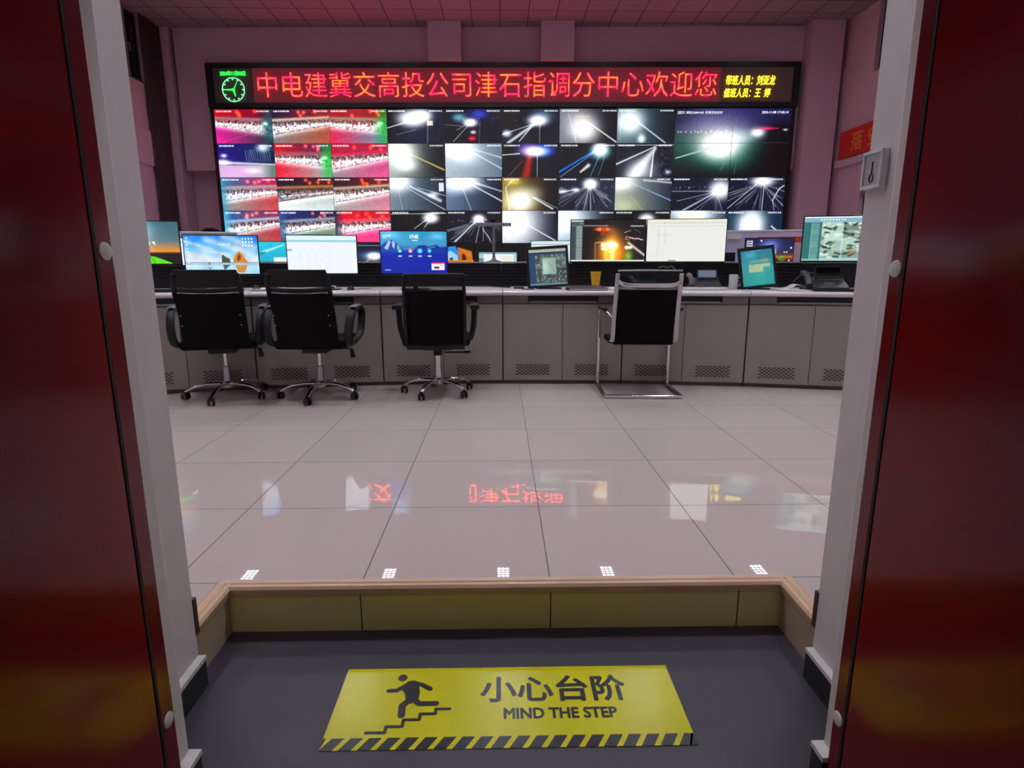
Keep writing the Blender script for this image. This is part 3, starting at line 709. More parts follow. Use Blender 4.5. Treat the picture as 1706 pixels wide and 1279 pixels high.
# ------------------------------------------------------------------ things of the hall walls
b = empty('wall_banner', (8.015, 0, 0))
MB().box(-0.012, 0.0, 5.2, 14.52, 3.54, 4.14).build('cloth', M_RED, b)
for i, ch in enumerate('落安全强服务促发'):
    y = 14.02 - i * .62
    text_mesh('lettering', ch, M_GOLD, .42, .40, .004, .02, b, M=Matrix.Translation((-.015, y, 3.64)) @ Matrix.Rotation(-PI/2, 4, 'Z')) if i < 2 else None
tag(b, 'red cloth banner with gold characters on the right hall wall', 'banner')

cur = MB(); pts = []
for k in range(60):
    y = 14.62 + .84 * k / 59
    pts.append((-8.05 + .035 * math.sin(k * .95), y))
vs = [(x, y, .2) for x, y in pts] + [(x, y, 6.6) for x, y in pts]
cur.add(vs, [(i, i+1, 61+i, 60+i) for i in range(59)])
o = cur.build('curtain', M_CURT, smooth=True); so = o.modifiers.new('s', 'SOLIDIFY'); so.thickness = .01
tag(o, 'dark floor-to-ceiling curtain gathered at the far end of left wall', 'curtain')

o = MB().box(-.07, .07, -.05, 0, 0, .17).build('wall_box', M_GREYPL, bevel=.01, loc=(-7.0, 15.86, 1.80), rot=(0, 0, WR))
o.matrix_world = wallM @ Matrix.Translation((-7.02, .72, 1.76))
tag(o, 'small grey box on the far wall left of the video wall', 'wall box')

wp = empty('wall_plate', (0.865, 1.396, 1.343))
MB().box(-.012, 0, -.036, .036, -.042, .042).build('back_plate', M_WHITE, wp, bevel=.002)
MB().box(-.017, -.012, -.036, .036, .034, .042).box(-.017, -.012, -.036, .036, -.042, -.034).box(-.017, -.012, -.036, -.029, -.034, .034).box(-.017, -.012, .029, .036, -.034, .034).build('rim', M_WHITE, wp, bevel=.0015)
MB().box(-.0135, -.012, -.029, .029, -.034, .034).build('card', mat('grey card', sRGB(178, 180, 180), .5), wp)
kd = MB().tube([(-.0145, 0 + .0075*math.cos(a), -.018 + .0085*math.sin(a)) for a in [2*PI*k/24 for k in range(24)]], .0013, 6, closed=True)
kd.tube([(-.0145, 0, -.0095), (-.0145, -.001, .018)], .0015, 6)
kd.build('ring_symbol', mat('ink', (.02,.02,.02), .6), wp)
tag(wp, 'small white framed plate with a ring-and-stem symbol on right door reveal', 'plate')

# ------------------------------------------------------------------ floor sticker
st = empty('floor_sticker', (-0.435, 1.198, 0.0))
SW, SD = 0.906, 0.286
MB().box(0, SW, 0, SD, 0.0004, 0.0016).build('yellow_sheet', M_YEL, st)
hz = MB()
def pr(pts): hz.prism(pts, 0.0014, 0.0022)
pitch = SW / 20.9; bh = .036
for k in range(-1, 21):
    x = k * pitch * 1.045
    pts = [(x, 0), (x + pitch*.70, 0), (x + pitch*.70 + .022, bh), (x + .022, bh)]
    cl = [(min(max(px, 0), SW), py) for px, py in pts]
    if cl[1][0] - cl[0][0] > .002 or cl[2][0] - cl[3][0] > .002: pr(cl)
pr([(SW - .02, 0), (SW, 0), (SW, bh), (SW - .006, bh)])
hz.build('hazard_stripes', M_INK, st)
class Layered(MB):
    lift = 0.0
    def prism(s_, pts, z0, z1, M=None):
        s_.lift += .00003
        return MB.prism(s_, pts, z0, z1 + s_.lift, M)
T = Layered()
def capsule(pts, r): 
    for i in range(len(pts) - 1):
        (x0, y0), (x1, y1) = pts[i], pts[i+1]; a = math.atan2(y1-y0, x1-x0)
        ps = [(x1 + r*math.cos(a + t), y1 + r*math.sin(a + t)) for t in [(-.5 + k/8)*PI for k in range(9)]]
        ps += [(x0 + r*math.cos(a + PI + t), y0 + r*math.sin(a + PI + t)) for t in [(-.5 + k/8)*PI for k in range(9)]]
        T.prism(ps, .0014, .0022 + i*.00001)
# running figure on steps (sheet coordinates in metres)
T.prism([(.160 + .0125*math.cos(2*PI*k/24), .247 + .0135*math.sin(2*PI*k/24)) for k in range(24)], .0014, .0022)
T.prism([(.176, .232), (.192, .237), (.205, .229), (.215, .190), (.214, .160), (.196, .148), (.180, .160), (.176, .185), (.162, .205)], .0014, .0022)
capsule([(.190, .228), (.218, .218), (.240, .203)], .0075)
capsule([(.178, .222), (.152, .198), (.130, .197)], .0068)
capsule([(.204, .162), (.218, .148), (.262, .148)], .0085)
capsule([(.190, .160), (.175, .142), (.178, .108)], .0095)
capsule([(.100, .052), (.146, .052), (.146, .071), (.186, .071), (.186, .093), (.226, .093), (.226, .112), (.264, .112), (.264, .128), (.300, .128)], .0042)
T.build('running_figure', M_INK, st)
def flat_text(body, x, y, w_, h_, bold):
    o = text_mesh('lettering', body, M_INK, w_, h_, .0008, bold, st)
    o.matrix_local = Matrix.Translation((x, y, .0019)) @ Matrix.Rotation(-PI/2, 4, 'X')
    return o
flat_text('小心台阶', .380, .152, .390, .094, .026)
flat_text('MIND THE STEP', .441, .092, .290, .035, .045)
tag(st, 'yellow MIND THE STEP floor sticker on the dark landing', 'sticker')

# ------------------------------------------------------------------ curved console
CX0, CY0, RC = 0.115, -5.92, 10.72
FZ = 0.15
def onarc(phi, rr, z=FZ):
    return (CX0 + rr*math.sin(phi), CY0 + rr*math.cos(phi), z), -phi
def place_xy(o, x, y, z, extra=0.0):
    phi = math.atan2(x - CX0, y - CY0); o.location = (x, y, z); o.rotation_euler = (0, 0, -phi + extra)
UW = 0.976; STEP = R(5.24)
def console_unit():
    u = empty('console_cabinet')
    h = UW/2; k = 1.098
    MB().prism([(-h, .020), (h, .020), (h*k*.985, 1.0), (-h*k*.985, 1.0)], .028, .728).build('body', M_RAIL, u)
    MB().prism([(-h, .035), (h, .035), (h, .6), (-h, .6)], 0, .028).build('plinth', M_TOE, u)
    for sx in (-1, 1):
        x0, x1 = (-h + .003, -.002) if sx < 0 else (.002, h - .003)
        d = MB().box(x0, x1, 0, .019, .034, .662).build('door', M_DOORPANEL, u, bevel=.0022)
        v = MB(); cxv = (x0 + x1)/2
        for rr in range(7):
            n = 8 if rr % 2 == 0 else 7
            for q in range(n):
                xx = cxv + (q - (n-1)/2)*.036; zz = .082 + rr*.0135
                v.prism([(xx-.0145, zz), (xx-.008, zz-.0042), (xx+.008, zz-.0042), (xx+.0145, zz), (xx+.008, zz+.0042), (xx-.008, zz+.0042)], 0, .0012, RM((0, 0, 0), PI/2))
        v.build('vent', M_DARKGAP, d)
    MB().box(-h + .003, h - .003, .004, .02, .668, .727).build('upper_rail', M_RAIL, u, bevel=.002)
    t = MB().box(-.285, .285, -.006, .02, .684, .728).build('keyboard_tray', M_BLACK, u, bevel=.004)
    MB().box(-.262, .262, -.008, -.006, .679, .686).build('tray_edge', M_STEEL, t)
    # worktop with a rounded front edge
    prof = [(.985, .730), (.985, .768)] + [(-.010 - .018*math.sin(a), .749 + .019*math.cos(a)) for a in [PI*q/10 for q in range(11)]]
    vs = []; n = len(prof)
    for sgn in (-1, 1):
        for (y, z) in prof:
            vs.append((sgn*(h - .0015)*(1 + .098*max(0, y)), y, z))
    MB().add(vs, [(i, (i+1) % n, n + (i+1) % n, n + i) for i in range(n)] + [tuple(range(n))[::-1], tuple(range(n, 2*n))]).build('worktop', M_TOP, u, smooth=True)
    s = MB(); s.box(-h*k, h*k, 1.005, 1.03, .768, .99)
    for q in range(7): s.prism([(-h*k, .988), (h*k, .988), (h*k, 1.005), (-h*k, 1.005)], .775 + q*.030, .775 + q*.030 + .020)
    s.build('slat_panel', M_SLAT, u)
    MB().box(-h*k, h*k, .985, 1.30, .992, 1.004).build('top_shelf', M_SHELF, u, bevel=.002)
    return u
names = ['hidden behind left door reveal', 'behind the leftmost swivel chair', 'behind the second swivel chair', 'behind the third swivel chair',
         'unobstructed left of the chrome chair', 'behind the chrome-framed chair', 'under the tilted teal tablet', 'hidden behind right door reveal']
cu0 = None
for k in range(-4, 4):
    o = console_unit() if cu0 is None else copy_tree(cu0)
    cu0 = cu0 or o
    phi = R(-0.5) + STEP*(k + .5)
    loc, rz = onarc(phi, RC); o.location = loc; o.rotation_euler = (0, 0, rz)
    tag(o, 'grey beige console cabinet with vented doors, ' + names[k + 4], 'console', 'curved row of console cabinets')
DZ = FZ + .768 + .001          # worktop height
SZ = FZ + 1.004 + .001         # shelf height

# rear console row behind it
rc = MB(); n = 24
def arcstrip(mb, r0, r1, z0, z1, p0, p1, n=24):
    pts = [(CX0 + r0*math.sin(p0 + (p1-p0)*i/n), CY0 + r0*math.cos(p0 + (p1-p0)*i/n)) for i in range(n+1)]
    pts += [(CX0 + r1*math.sin(p1 - (p1-p0)*i/n), CY0 + r1*math.cos(p1 - (p1-p0)*i/n)) for i in range(n+1)]
    mb.prism(pts, z0, z1)
root = empty('rear_console', (0, 0, FZ))
m1 = MB(); arcstrip(m1, 12.75, 13.5, 0, .72, R(-19), R(19)); m1.build('body', M_RAIL, root)
m1 = MB(); arcstrip(m1, 12.68, 13.55, .721, .75, R(-19), R(19)); m1.build('worktop', M_BLACK, root)
tag(root, 'second curved desk row standing behind the front console', 'console')
RZ = FZ + .751

# ------------------------------------------------------------------ screen contents of the desk monitors
def pic_tent():
    p = P(240, 150); p.vgrad([(0,(.22,.42,.50)), (.45,(.36,.48,.50)), (.58,(.72,.55,.35)), (.70,(.98,.60,.18)), (.74,(.25,.10,.10)), (.78,(.06,.05,.07)), (1,(.05,.05,.07))])
    p.blob(.5, .25, .16, (.55,.6,.6), .7, .35); p.noise(8, .05, 2)
    p.poly([(.38,.98), (.44,.88), (.52,.82), (.60,.80), (.68,.83), (.78,.90), (.88,.97), (.88,.99)], (.35,.92,.05))
    p.line(.60,.80,.66,.98,.008,(.1,.5,.0),.8); p.blob(.54,.88,.05,(.5,.6,.1),.5)
    p.disc(.60,.49,.028,Wt); p.disc(.665,.49,.028,Wt); p.line(.61,.50,.615,.54,.012,Wt); p.line(.675,.50,.68,.54,.012,Wt)
    return p
def pic_beach():
    p = P(256, 144); p.vgrad([(0,(.10,.52,.92)), (.35,(.38,.74,.96)), (.68,(.90,.92,.95)), (.70,(.50,.66,.78)), (.76,(.78,.9,.97)), (1,(.55,.82,.95))])
    p.over(np.clip((p.X-.86)*4,0,1)*np.clip(1-p.Y*1.6,0,1), (.05,.35,.92))
    for (a,b,c,d,w_) in [(.0,.15,.35,.34,.05), (.3,.1,.75,.38,.09), (.55,.02,.95,.3,.10), (.2,.36,.6,.5,.05), (.7,.3,.98,.6,.08), (0,.45,.3,.6,.1)]: p.line(a,b,c,d,w_,(.95,.92,.90),.55)
    p.noise(14, .14, 4)
    p.poly([(.49,.70), (.50,.50), (.52,.50), (.55,.56), (.60,.60), (.61,.70)], (.25,.30,.20)); p.poly([(.50,.76), (.61,.76), (.57,.82), (.52,.90)], (.25,.35,.38))
    p.poly([(.65,.70), (.66,.58), (.70,.46), (.74,.40), (.78,.48), (.82,.62), (.86,.70)], (.85,.50,.10)); p.poly([(.70,.60),(.74,.45),(.76,.56),(.72,.68)], (.45,.22,.06))
    p.poly([(.67,.77), (.84,.77), (.80,.95), (.77,1), (.70,.95)], (.80,.55,.25))
    p.line(.32,.70,.32,.76,.012,(.1,.2,.25)); p.line(.30,.82,.32,.86,.006,(.1,.2,.25)); p.line(.34,.82,.32,.90,.006,(.1,.2,.25))
    p.line(0,.755,1,.765,.006,(.45,.55,.6),.8)
    for i in range(4):
        for j in range(3): p.rect(.79+i*.042,.05+j*.085,.81+i*.042,.10+j*.085,Wt,.9)
    for i in range(5): p.rect(.46+i*.035,.20,.48+i*.035,.24,Wt,.8)
    for i in range(9): p.rect(.03,.05+i*.09,.055,.09+i*.09,(.95,.97,1),.8)
    p.rect(0,.965,1,1,(.75,.86,.95),.8)
    return p
def pic_cyan():
    p = P(200, 112); p.vgrad([(0,(.15,.78,.88)), (1,(.08,.66,.80))]); p.line(.55,.40,.95,.12,.06,(.9,1,1),.75,.03); p.line(.42,.52,.58,.42,.03,(.10,.35,.42),.8)
    p.rect(.74,.62,1,1,(.93,.96,1)); p.noise(12,.06,4); return p
def pic_doc(tint=(.93,.96,.98), bar=(.45,.78,.82), n=14, seed=3):
    p = P(240, 140, tint); p.rect(0,.0,1,.10,(.88,.96,.98)); p.rect(0,.115,1,.155,bar,.75); p.rect(0,.16,1,.17,(.6,.68,.7),.5)
    r = np.random.default_rng(seed)
    for j in range(n):
        y = .22 + j*.053; x = .14
        while x < .62: ww = r.uniform(.02,.10); p.rect(x, y, x+ww, y+.016, (.72,.74,.76), .22); x += ww + r.uniform(.02,.06)
    p.rect(.0,.36,.07,.41,(.35,.55,.7),.6)
    return p
def pic_night_road():
    p = P(180, 110); p.vgrad([(0,(.10,.10,.14)), (.3,(.08,.12,.20)), (.5,(.15,.25,.45)), (.7,(.2,.22,.25)), (1,(.10,.10,.12))]); p.blob(.82,.55,.16,Wt,1.4,.14); p.line(.8,.6,.4,1,.03,(.8,.8,.78),.7); p.osd(False); p.rect(0,.1,1,.14,(.7,.7,.75),.6); return p
def pic_blue():
    p = P(280, 180); p.vgrad([(0,(.18,.62,.78)), (.30,(.25,.60,.78)), (.42,(.15,.40,.72)), (.5,(.03,.16,.66)), (1,(.02,.12,.62))]); p.noise(10,.10,5,np.clip(1-p.Y*2.2,0,1))
    p.blob(.15,.08,.15,(.5,.4,.35),.4,.1); p.blob(.85,.12,.1,(.4,.35,.3),.5,.06)
    p.poly([(0,.5),(0,.36),(.05,.28),(.12,.22),(.18,.20),(.24,.27),(.30,.38),(.36,.50)], (.10,.28,.66)); p.poly([(.05,.40),(.12,.22),(.16,.24),(.10,.44)], (.75,.82,.92),.9); p.poly([(.18,.21),(.22,.27),(.20,.42),(.17,.34)], (.80,.86,.95),.85); p.poly([(.25,.3),(.29,.38),(.27,.47),(.24,.40)],(.8,.8,.85),.7)
    p.poly([(.5,.46),(.56,.34),(.66,.32),(.72,.36),(.84,.31),(.9,.38),(1,.36),(1,.5),(.3,.5)], (.04,.20,.60)); p.line(.70,.40,.82,.36,.012,(.7,.8,.9),.6); p.line(.34,.42,.5,.38,.008,(.6,.75,.9),.6)
    for x, c in ((.285,(.10,.75,.60)), (.445,(.90,.55,.40)), (.59,(.25,.70,.98)), (.735,(.10,.65,.95))):
        p.disc(x,.46,.062 if c[2] > .97 else .050,c); p.disc(x,.46,.022,(.9,1,1),.85); p.rect(x-.028,.575,x+.028,.60,Wt,.9)
    p.rect(.03,.09,.16,.115,Wt,.85); p.rect(.03,.14,.09,.16,Wt,.7); p.rect(.05,.91,.14,.93,Wt,.8); p.rect(.47,.20,.56,.22,Wt,.8)
    p.rect(.76,.74,.96,.92,(.95,.9,.92)); p.rect(.76,.74,.96,.77,(.92,.25,.40)); p.rect(.80,.84,.88,.89,(.1,.1,.15),.8); p.rect(.90,.80,.94,.83,(.9,.6,.2),.8)
    return p
def pic_arch():
    p = P(160, 100, (.05,.02,.02)); p.poly([(.22,.70),(.25,.35),(.36,.15),(.55,.10),(.62,.35),(.64,.70)], (.10,.55,.92)); p.poly([(.24,.6),(.3,.4),(.45,.3),(.6,.5),(.62,.72),(.24,.72)], (.75,.88,.98),.8)
    p.poly([(.60,.15),(.95,.32),(1,.95),(.70,.95),(.64,.60)], (.80,.42,.08)); p.poly([(.72,.4),(.80,.5),(.84,.88),(.70,.85)], (.30,.08,.04)); p.line(.75,.3,.95,.55,.02,(.9,.6,.3),.8)
    p.rect(.20,.70,1,1,(.85,.52,.06)); p.poly([(.40,.70),(.42,.60),(.48,.58),(.50,.70)], (.25,.25,.3)); p.rect(0,0,.18,1,(.1,.35,.6)); return p
def pic_window(): 
    p = P(200, 110, (.70,.80,.84)); p.rect(.12,.10,.92,1,(.93,.96,.97)); p.rect(0,0,1,.09,(.45,.68,.72)); p.rect(0,.3,.12,.6,(.4,.55,.6)); p.rect(.6,.2,.9,.6,(.90,.88,.80),.7); return p
def pic_cctv(w_=240, h_=150, cols_=6, rows_=4, seed=8, blue=True):
    p = P(w_, h_, (.12,.32,.50) if blue else (.75,.88,.88)); r = np.random.default_rng(seed)
    x0 = .16 if blue else .22; y0 = .12 if not blue else .14
    cw, ch = (1-x0)/cols_, (.95-y0)/rows_
    for j in range(rows_):
        for i in range(cols_):
            a, b = x0+i*cw, y0+j*ch; base = r.uniform(.25,.6) if blue else r.uniform(.5,.85)
            p.rect(a+.004,b+.006,a+cw-.004,b+ch-.006,(base*.85,base,base*.92))
            for q in range(8):
                c = r.choice([.03,.12,.9,1.0]); col = (c*.9,c,c*.93)
                if not blue and r.random() < .10: col = (.72,.50,.28)
                if not blue and r.random() < .12: col = (.15,.40,.28)
                u, v = a+r.uniform(.1,.9)*cw, b+r.uniform(.15,.85)*ch; du, dv = r.uniform(-.35,.35)*cw, r.uniform(-.35,.35)*ch
                u2, v2 = min(max(u+du,a+.01),a+cw-.01), min(max(v+dv,b+.02),b+ch-.02)
                p.line(u,v,u2,v2,.022 if not blue else .012,col,.85)
    return p
def pic_laptop():
    p = pic_cctv(); p.rect(0,0,1,.08,(.86,.88,.80)); p.rect(0,.08,1,.12,(.10,.20,.35))
    p.rect(.36,.22,.72,.70,(.72,.85,.78)); p.blob(.42,.5,.12,(.3,.35,.3),.6,.25); p.line(.52,.38,.70,.66,.006,(.35,.5,.45),.8); p.rect(.36,.22,.72,.25,(.4,.6,.55)); p.rect(0,.95,1,1,(.45,.65,.75))
    p.a = p.a*.86; return p
def pic_traffic():
    p = P(280, 160, (.04,.03,.04)); p.rect(0,0,1,.055,(.30,.36,.38)); p.rect(0,0,.45,.04,(.8,.85,.85),.8); p.rect(0,.055,1,.12,(.24,.30,.32)); 
    for i in range(9): p.rect(.12+i*.035,.07,.135+i*.035,.10,(.65,.75,.8),.7)
    p.rect(0,.12,.155,1,(.33,.40,.40))
    for j in range(24): p.rect(.07,.15+j*.034,.148,.168+j*.034,(.78,.82,.80),.6)
    p.rect(0,.15,.06,1,(.16,.22,.25),.8)
    m = np.clip((p.X-.16)*60,0,1)
    q = P(280,160,(.05,.03,.03)); q.blob(.56,.82,.19,(.95,.55,.05),1.25,.40); q.blob(.56,.35,.10,(.30,.20,.08),1,.22); q.blob(.52,.6,.10,(.6,.6,.5),.8,.12); q.blob(.45,.62,.03,Wt,1.2,.05); q.blob(.56,.60,.04,Wt,1.6,.06); q.blob(.60,.62,.03,Wt,1,.05)
    q.line(.46,.60,.49,.95,.05,(1,.85,.35),.8); q.line(.58,.62,.56,1,.06,(1,.95,.65),.85)
    for k in range(7): q.blob(.43+.05*(k%4),.58+.06*(k//2),.014,Wt,1.2,.025); q.blob(.42,.22,.08,(.6,.2,.06),.5,.04); q.rect(.40,.17,.47,.36,(.55,.18,.06),.5)
    q.line(.325,.58,.335,1,.010,(.8,.6,.45),.8); q.line(.33,.55,.42,.53,.018,(.9,.7,.5),.7)
    q.blob(.76,.66,.025,Wt,1.4,.035); q.blob(.81,.66,.025,(.8,.8,1),1.2,.035); q.blob(.79,.88,.05,(.2,.7,.3),.7,.14); q.line(.78,.55,1,.85,.03,(.95,.9,.85),.85); q.line(.74,.40,.98,.48,.012,(1,.8,.9),.7); q.line(.72,.3,.8,.25,.01,Wt,.6); q.line(.84,.2,.93,.3,.01,(.5,.5,.5),.6)
    for k in range(8): q.blob(.74+.03*k,.45+.02*math.sin(k*2),.008,(1,.7,.9),1,.014)
    p.a = p.a*(1-m[...,None]) + q.a*m[...,None]; p.rect(.16,.12,.5,.15,(.75,.7,.7),.6); p.rect(.8,.13,.98,.155,Wt,.7); p.rect(0,.965,1,1,(.78,.82,.76))
    return p
def pic_white():
    p = P(240,130,(.90,.91,.88)); p.rect(0,0,1,.04,(.95,.90,.72)); p.rect(0,.06,1,.11,(.82,.84,.86),.7); p.rect(.04,.15,.98,.16,(.8,.8,.76),.7)
    p.rect(.13,.15,.16,.9,(.86,.86,.82),.7); p.rect(.22,.15,.24,.6,(.84,.84,.76),.6); p.rect(.13,.36,.3,.375,(.75,.75,.55),.6); p.rect(.28,.97,.38,.995,(.3,.3,.3),.8)
    for i in range(12): p.rect(.2+i*.06,.07,.24+i*.06,.095,(.72,.75,.78),.5)
    return p
def pic_teal():
    p = P(160,200); p.vgrad([(0,(.10,.48,.60)), (.5,(.22,.62,.66)), (1,(.10,.62,.62))]); p.blob(.3,.12,.2,(.3,.4,.4),.5,.1); p.rect(.22,.28,.86,.36,(.45,.70,.62),.7); p.rect(.62,.26,.86,.34,(.80,.62,.45),.6)
    p.rect(.22,.40,.90,.50,(.75,.82,.62),.85); p.rect(.22,.50,.66,.62,(.78,.82,.60),.85); p.noise(10,.05,4); p.rect(.30,.0,.7,.03,(.5,.75,.8),.6); p.blob(.6,.7,.3,(.1,.2,.05),.4,.3); return p
def pic_peak():
    p = P(200,112); p.vgrad([(0,(.08,.10,.28)), (.5,(.12,.14,.32)), (.66,(.35,.22,.20)), (.74,(.85,.42,.12)), (.84,(.30,.12,.06)), (1,(.03,.03,.05))]); p.blob(.52,.3,.18,(.5,.6,.85),.8,.25); p.blob(.62,.55,.03,Wt,.8,.1)
    for i in range(4):
        for j in range(3): p.rect(.03+i*.034,.08+j*.09,.055+i*.034,.14+j*.09,Wt,.9)
    p.disc(.33,.09,.035,Wt); p.disc(.95,.38,.04,Wt,.9); p.disc(.82,.55,.03,Wt,.9); p.disc(.87,.55,.03,Wt,.9); p.disc(.93,.88,.035,Wt,.9); return p
def pic_cctv2():
    p = pic_cctv(280,180,3,4,21,False); p.rect(0,0,1,.12,(.50,.68,.74)); p.rect(0,0,1,.03,(.85,.93,.95)); 
    for i in range(9): p.rect(.2+i*.035,.05,.22+i*.035,.09,Wt,.8)
    p.rect(0,.12,.22,1,(.15,.42,.42)); p.rect(.09,.14,.19,.97,(.45,.68,.66))
    for j in range(24): p.rect(.10,.15+j*.034,.185,.165+j*.034,(.12,.35,.36),.7)
    p.rect(0,.955,1,1,(.55,.78,.72),.8); return p

# ------------------------------------------------------------------ monitors
def monitor(w_, h_, pic, label, x, y, zb, base_z, strength=1.0, bez=.008, chin=.014, tilt=0.0, name='monitor', extra=0.0, back=.04, group=None, arm=False):
    o = empty(name)
    place_xy(o, x, y, base_z, extra)
    z0 = zb - base_z
    MB().box(-w_/2, w_/2, 0, .012, z0, z0 + h_).box(-w_/2*.8, w_/2*.8, .012, back, z0 + h_*.15, z0 + h_*.85).build('casing', M_BLACKGL, o, bevel=.003)
    m = screen_mat(label[:40], pic.a, SCREEN*strength)
    screen_plane('screen', -w_/2 + bez, w_/2 - bez, -.0012, z0 + chin, z0 + h_ - bez, m, o, .0011)
    if arm:
        zm = z0 + h_*.5
        MB().tube([(0, .03, zm), (0, .30, zm), (0, .68, zm - .02)], .014, 12).build('monitor_arm', M_BLACK, o, smooth=True)
        MB().tube([(0, .68, SZ - base_z + .004), (0, .68, zm + .02)], .018, 14).box(-.05, .05, .63, .73, SZ - base_z, SZ - base_z + .008).build('arm_post', M_BLACK, o, smooth=True)
    elif z0 > .015:
        MB().box(-.022, .022, back, back + .02, .006, z0 + h_*.5).build('stand_neck', M_BLACK, o, bevel=.004)
        MB().prism([(-.11, .0), (.11, .0), (.13, .13), (.08, .17), (-.08, .17), (-.13, .13)], 0, .007, Matrix.Translation((0, -.04, 0))).build('stand_base', M_BLACK, o, bevel=.003)
    tag(o, label, 'monitor', group)
    return o
G1 = 'monitors on the front console'; G2 = 'monitors on the rear desk row'
monitor(.56, .350, pic_tent(), 'monitor with a lit green tent wallpaper beside the left door reveal', -2.815, 4.786, 1.116, DZ, .85, group=G1)
monitor(.560, .320, pic_beach(), 'monitor with a beach and rock wallpaper behind the leftmost chair', -2.233, 4.874, 1.040, DZ, .92, group=G1)
monitor(.570, .326, pic_doc(), 'monitor with a blank white document behind the second swivel chair', -1.472, 5.012, 1.042, DZ, .90, group=G1)
mb6 = monitor(.561, .363, pic_blue(), 'monitor with a blue snowy mountain desktop and clock above third swivel chair', -0.718, 5.045, 1.041, DZ, .95, group=G1)
text_mesh('clock_digits', '17:45', emit_mat('clock white', (1, 1, 1), 1.3), .066, .028, .0006, .04, mb6, M=Matrix.Translation((-.030, -.0022, 1.041 - DZ + .300)))
monitor(.645, .366, pic_traffic(), 'monitor with orange night traffic footage above the yellow cup', 0.927, 5.166, 1.140, DZ, 1.05, group=G1, arm=True)
monitor(.664, .367, pic_white(), 'monitor with a blank cream page behind the chrome-framed chair', 1.569+.012, 5.100, 1.140, DZ, .92, bez=.006, group=G1, arm=True)
monitor(.62, .368, pic_cctv2(), 'monitor with a grid of room camera views beside the right door reveal', 2.765, 4.806, 1.144, DZ, .95, group=G1, arm=True)
monitor(.16*2, .241, pic_doc(seed=9), 'white-lit monitor hidden behind the beach wallpaper monitor', -2.66, 5.12, 1.110, DZ, 1.0, group=G1)
monitor(.55, .300, pic_cyan(), 'rear row monitor with a cyan sea wallpaper between two front monitors', -2.705, 6.87, 1.085, RZ, .9, group=G2)
monitor(.50, .300, pic_night_road(), 'rear row monitor with a dark road image left of the mountain desktop', -1.63, 7.06, 1.083, RZ, .9, group=G2)
monitor(.50, .300, pic_arch(), 'rear row monitor with an orange arch and blue sky wallpaper', -0.555, 7.163, 1.078, RZ, .9, group=G2)
monitor(.466, .250, pic_window(), 'rear row monitor with a pale window behind the camera stand', -0.025, 7.177, 1.026, RZ, .9, group=G2)
monitor(.508, .300, pic_doc(seed=12, bar=(.6,.7,.8)), 'rear row monitor with a white strip above the open laptop', 0.619, 7.168, 1.105, RZ, .8, group=G2)
monitor(.535, .300, pic_peak(), 'rear row monitor with a night peak wallpaper behind the teal tablet', 3.081, 6.837, 1.125, RZ, .8, group=G2)

# laptop, lid leaning back
def lean_screen(name, w_, h_, pic, label, cat, x, y, z, lean, roll, bez, deck):
    o = empty(name); place_xy(o, x, y, z)
    Mx = Matrix.Translation((0, 0, .016)) @ Matrix.Rotation(-lean, 4, 'X') @ Matrix.Rotation(roll, 4, 'Y')
    bodyo = MB().box(-w_/2, w_/2, 0, .010, 0, h_).build('lid_shell', M_BLACK, o, bevel=.004)
    bodyo.matrix_local = Mx
    m = screen_mat(label[:40], pic.a, SCREEN*.72)
    sp = screen_plane('screen', -w_/2 + bez, w_/2 - bez, -.0012, bez*.9, h_ - bez*1.3, m, bodyo, .0011)
    if deck:
        dk = MB().box(-w_/2, w_/2, -.235, -.004, 0, .016).build('keyboard_deck', M_BLACK, o, bevel=.004)
        ks = MB()
        for r_ in range(5):
            for c_ in range(13): ks.box(-w_/2 + .02 + c_*(w_-.04)/13, -w_/2 + .02 + c_*(w_-.04)/13 + (w_-.04)/13*.84, -.12 + r_*.02, -.12 + r_*.02 + .016, .016, .0175)
        ks.build('keys', M_PHONE, dk)
    else:
        MB().box(-w_*.3, w_*.3, .005, .12, 0, .012).box(-.03, .03, .05, .065, .012, h_*.45).build('stand', M_BLACK, o, bevel=.003)
    tag(o, label, cat)
    return o
lean_screen('laptop', .365, .360, pic_laptop(), 'black laptop with camera thumbnails on a leaning screen, left of yellow cup', 'laptop', .425, 5.14, DZ, R(13), R(-3.5), .022, False)
lean_screen('tablet_terminal', .300, .352, pic_teal(), 'black tilted tablet terminal with a teal screen beside the white mug', 'tablet', 2.195, 4.985, DZ, R(12), R(-7), .024, False)

# conference camera bar on a slim stand, on the shelf
cb = empty('camera_stand'); place_xy(cb, -.061, 5.960, SZ)
MB().lathe([(.075, 0), (.075, .004), (.035, .012), (.018, .03), (.014, .05)], 28).build('base', M_GREYPL, cb, smooth=True)
MB().tube([(0, 0, .04), (0, 0, .34)], [.016, .015], 16, flat=(1.3, .8)).build('pole', M_GREYPL, cb, smooth=True)
MB().box(-.172, .172, -.02, .02, .340, .372).build('crossbar', M_GREYPL, cb, bevel=.006)
ball = MB().lathe([(.004, .0), (.020, .004), (.028, .018), (.028, .030), (.020, .044), (.004, .050)], 24, Matrix.Translation((-.005, 0, .372))).build('camera_head', M_BLACK, cb, smooth=True)
MB().lathe([(.010, 0), (.010, .004)], 18, RM((-.005, -.026, .395), PI/2)).build('lens', M_BLACKGL, ball)
tag(cb, 'slim grey stand with a crossbar and black camera head on the shelf', 'camera stand')

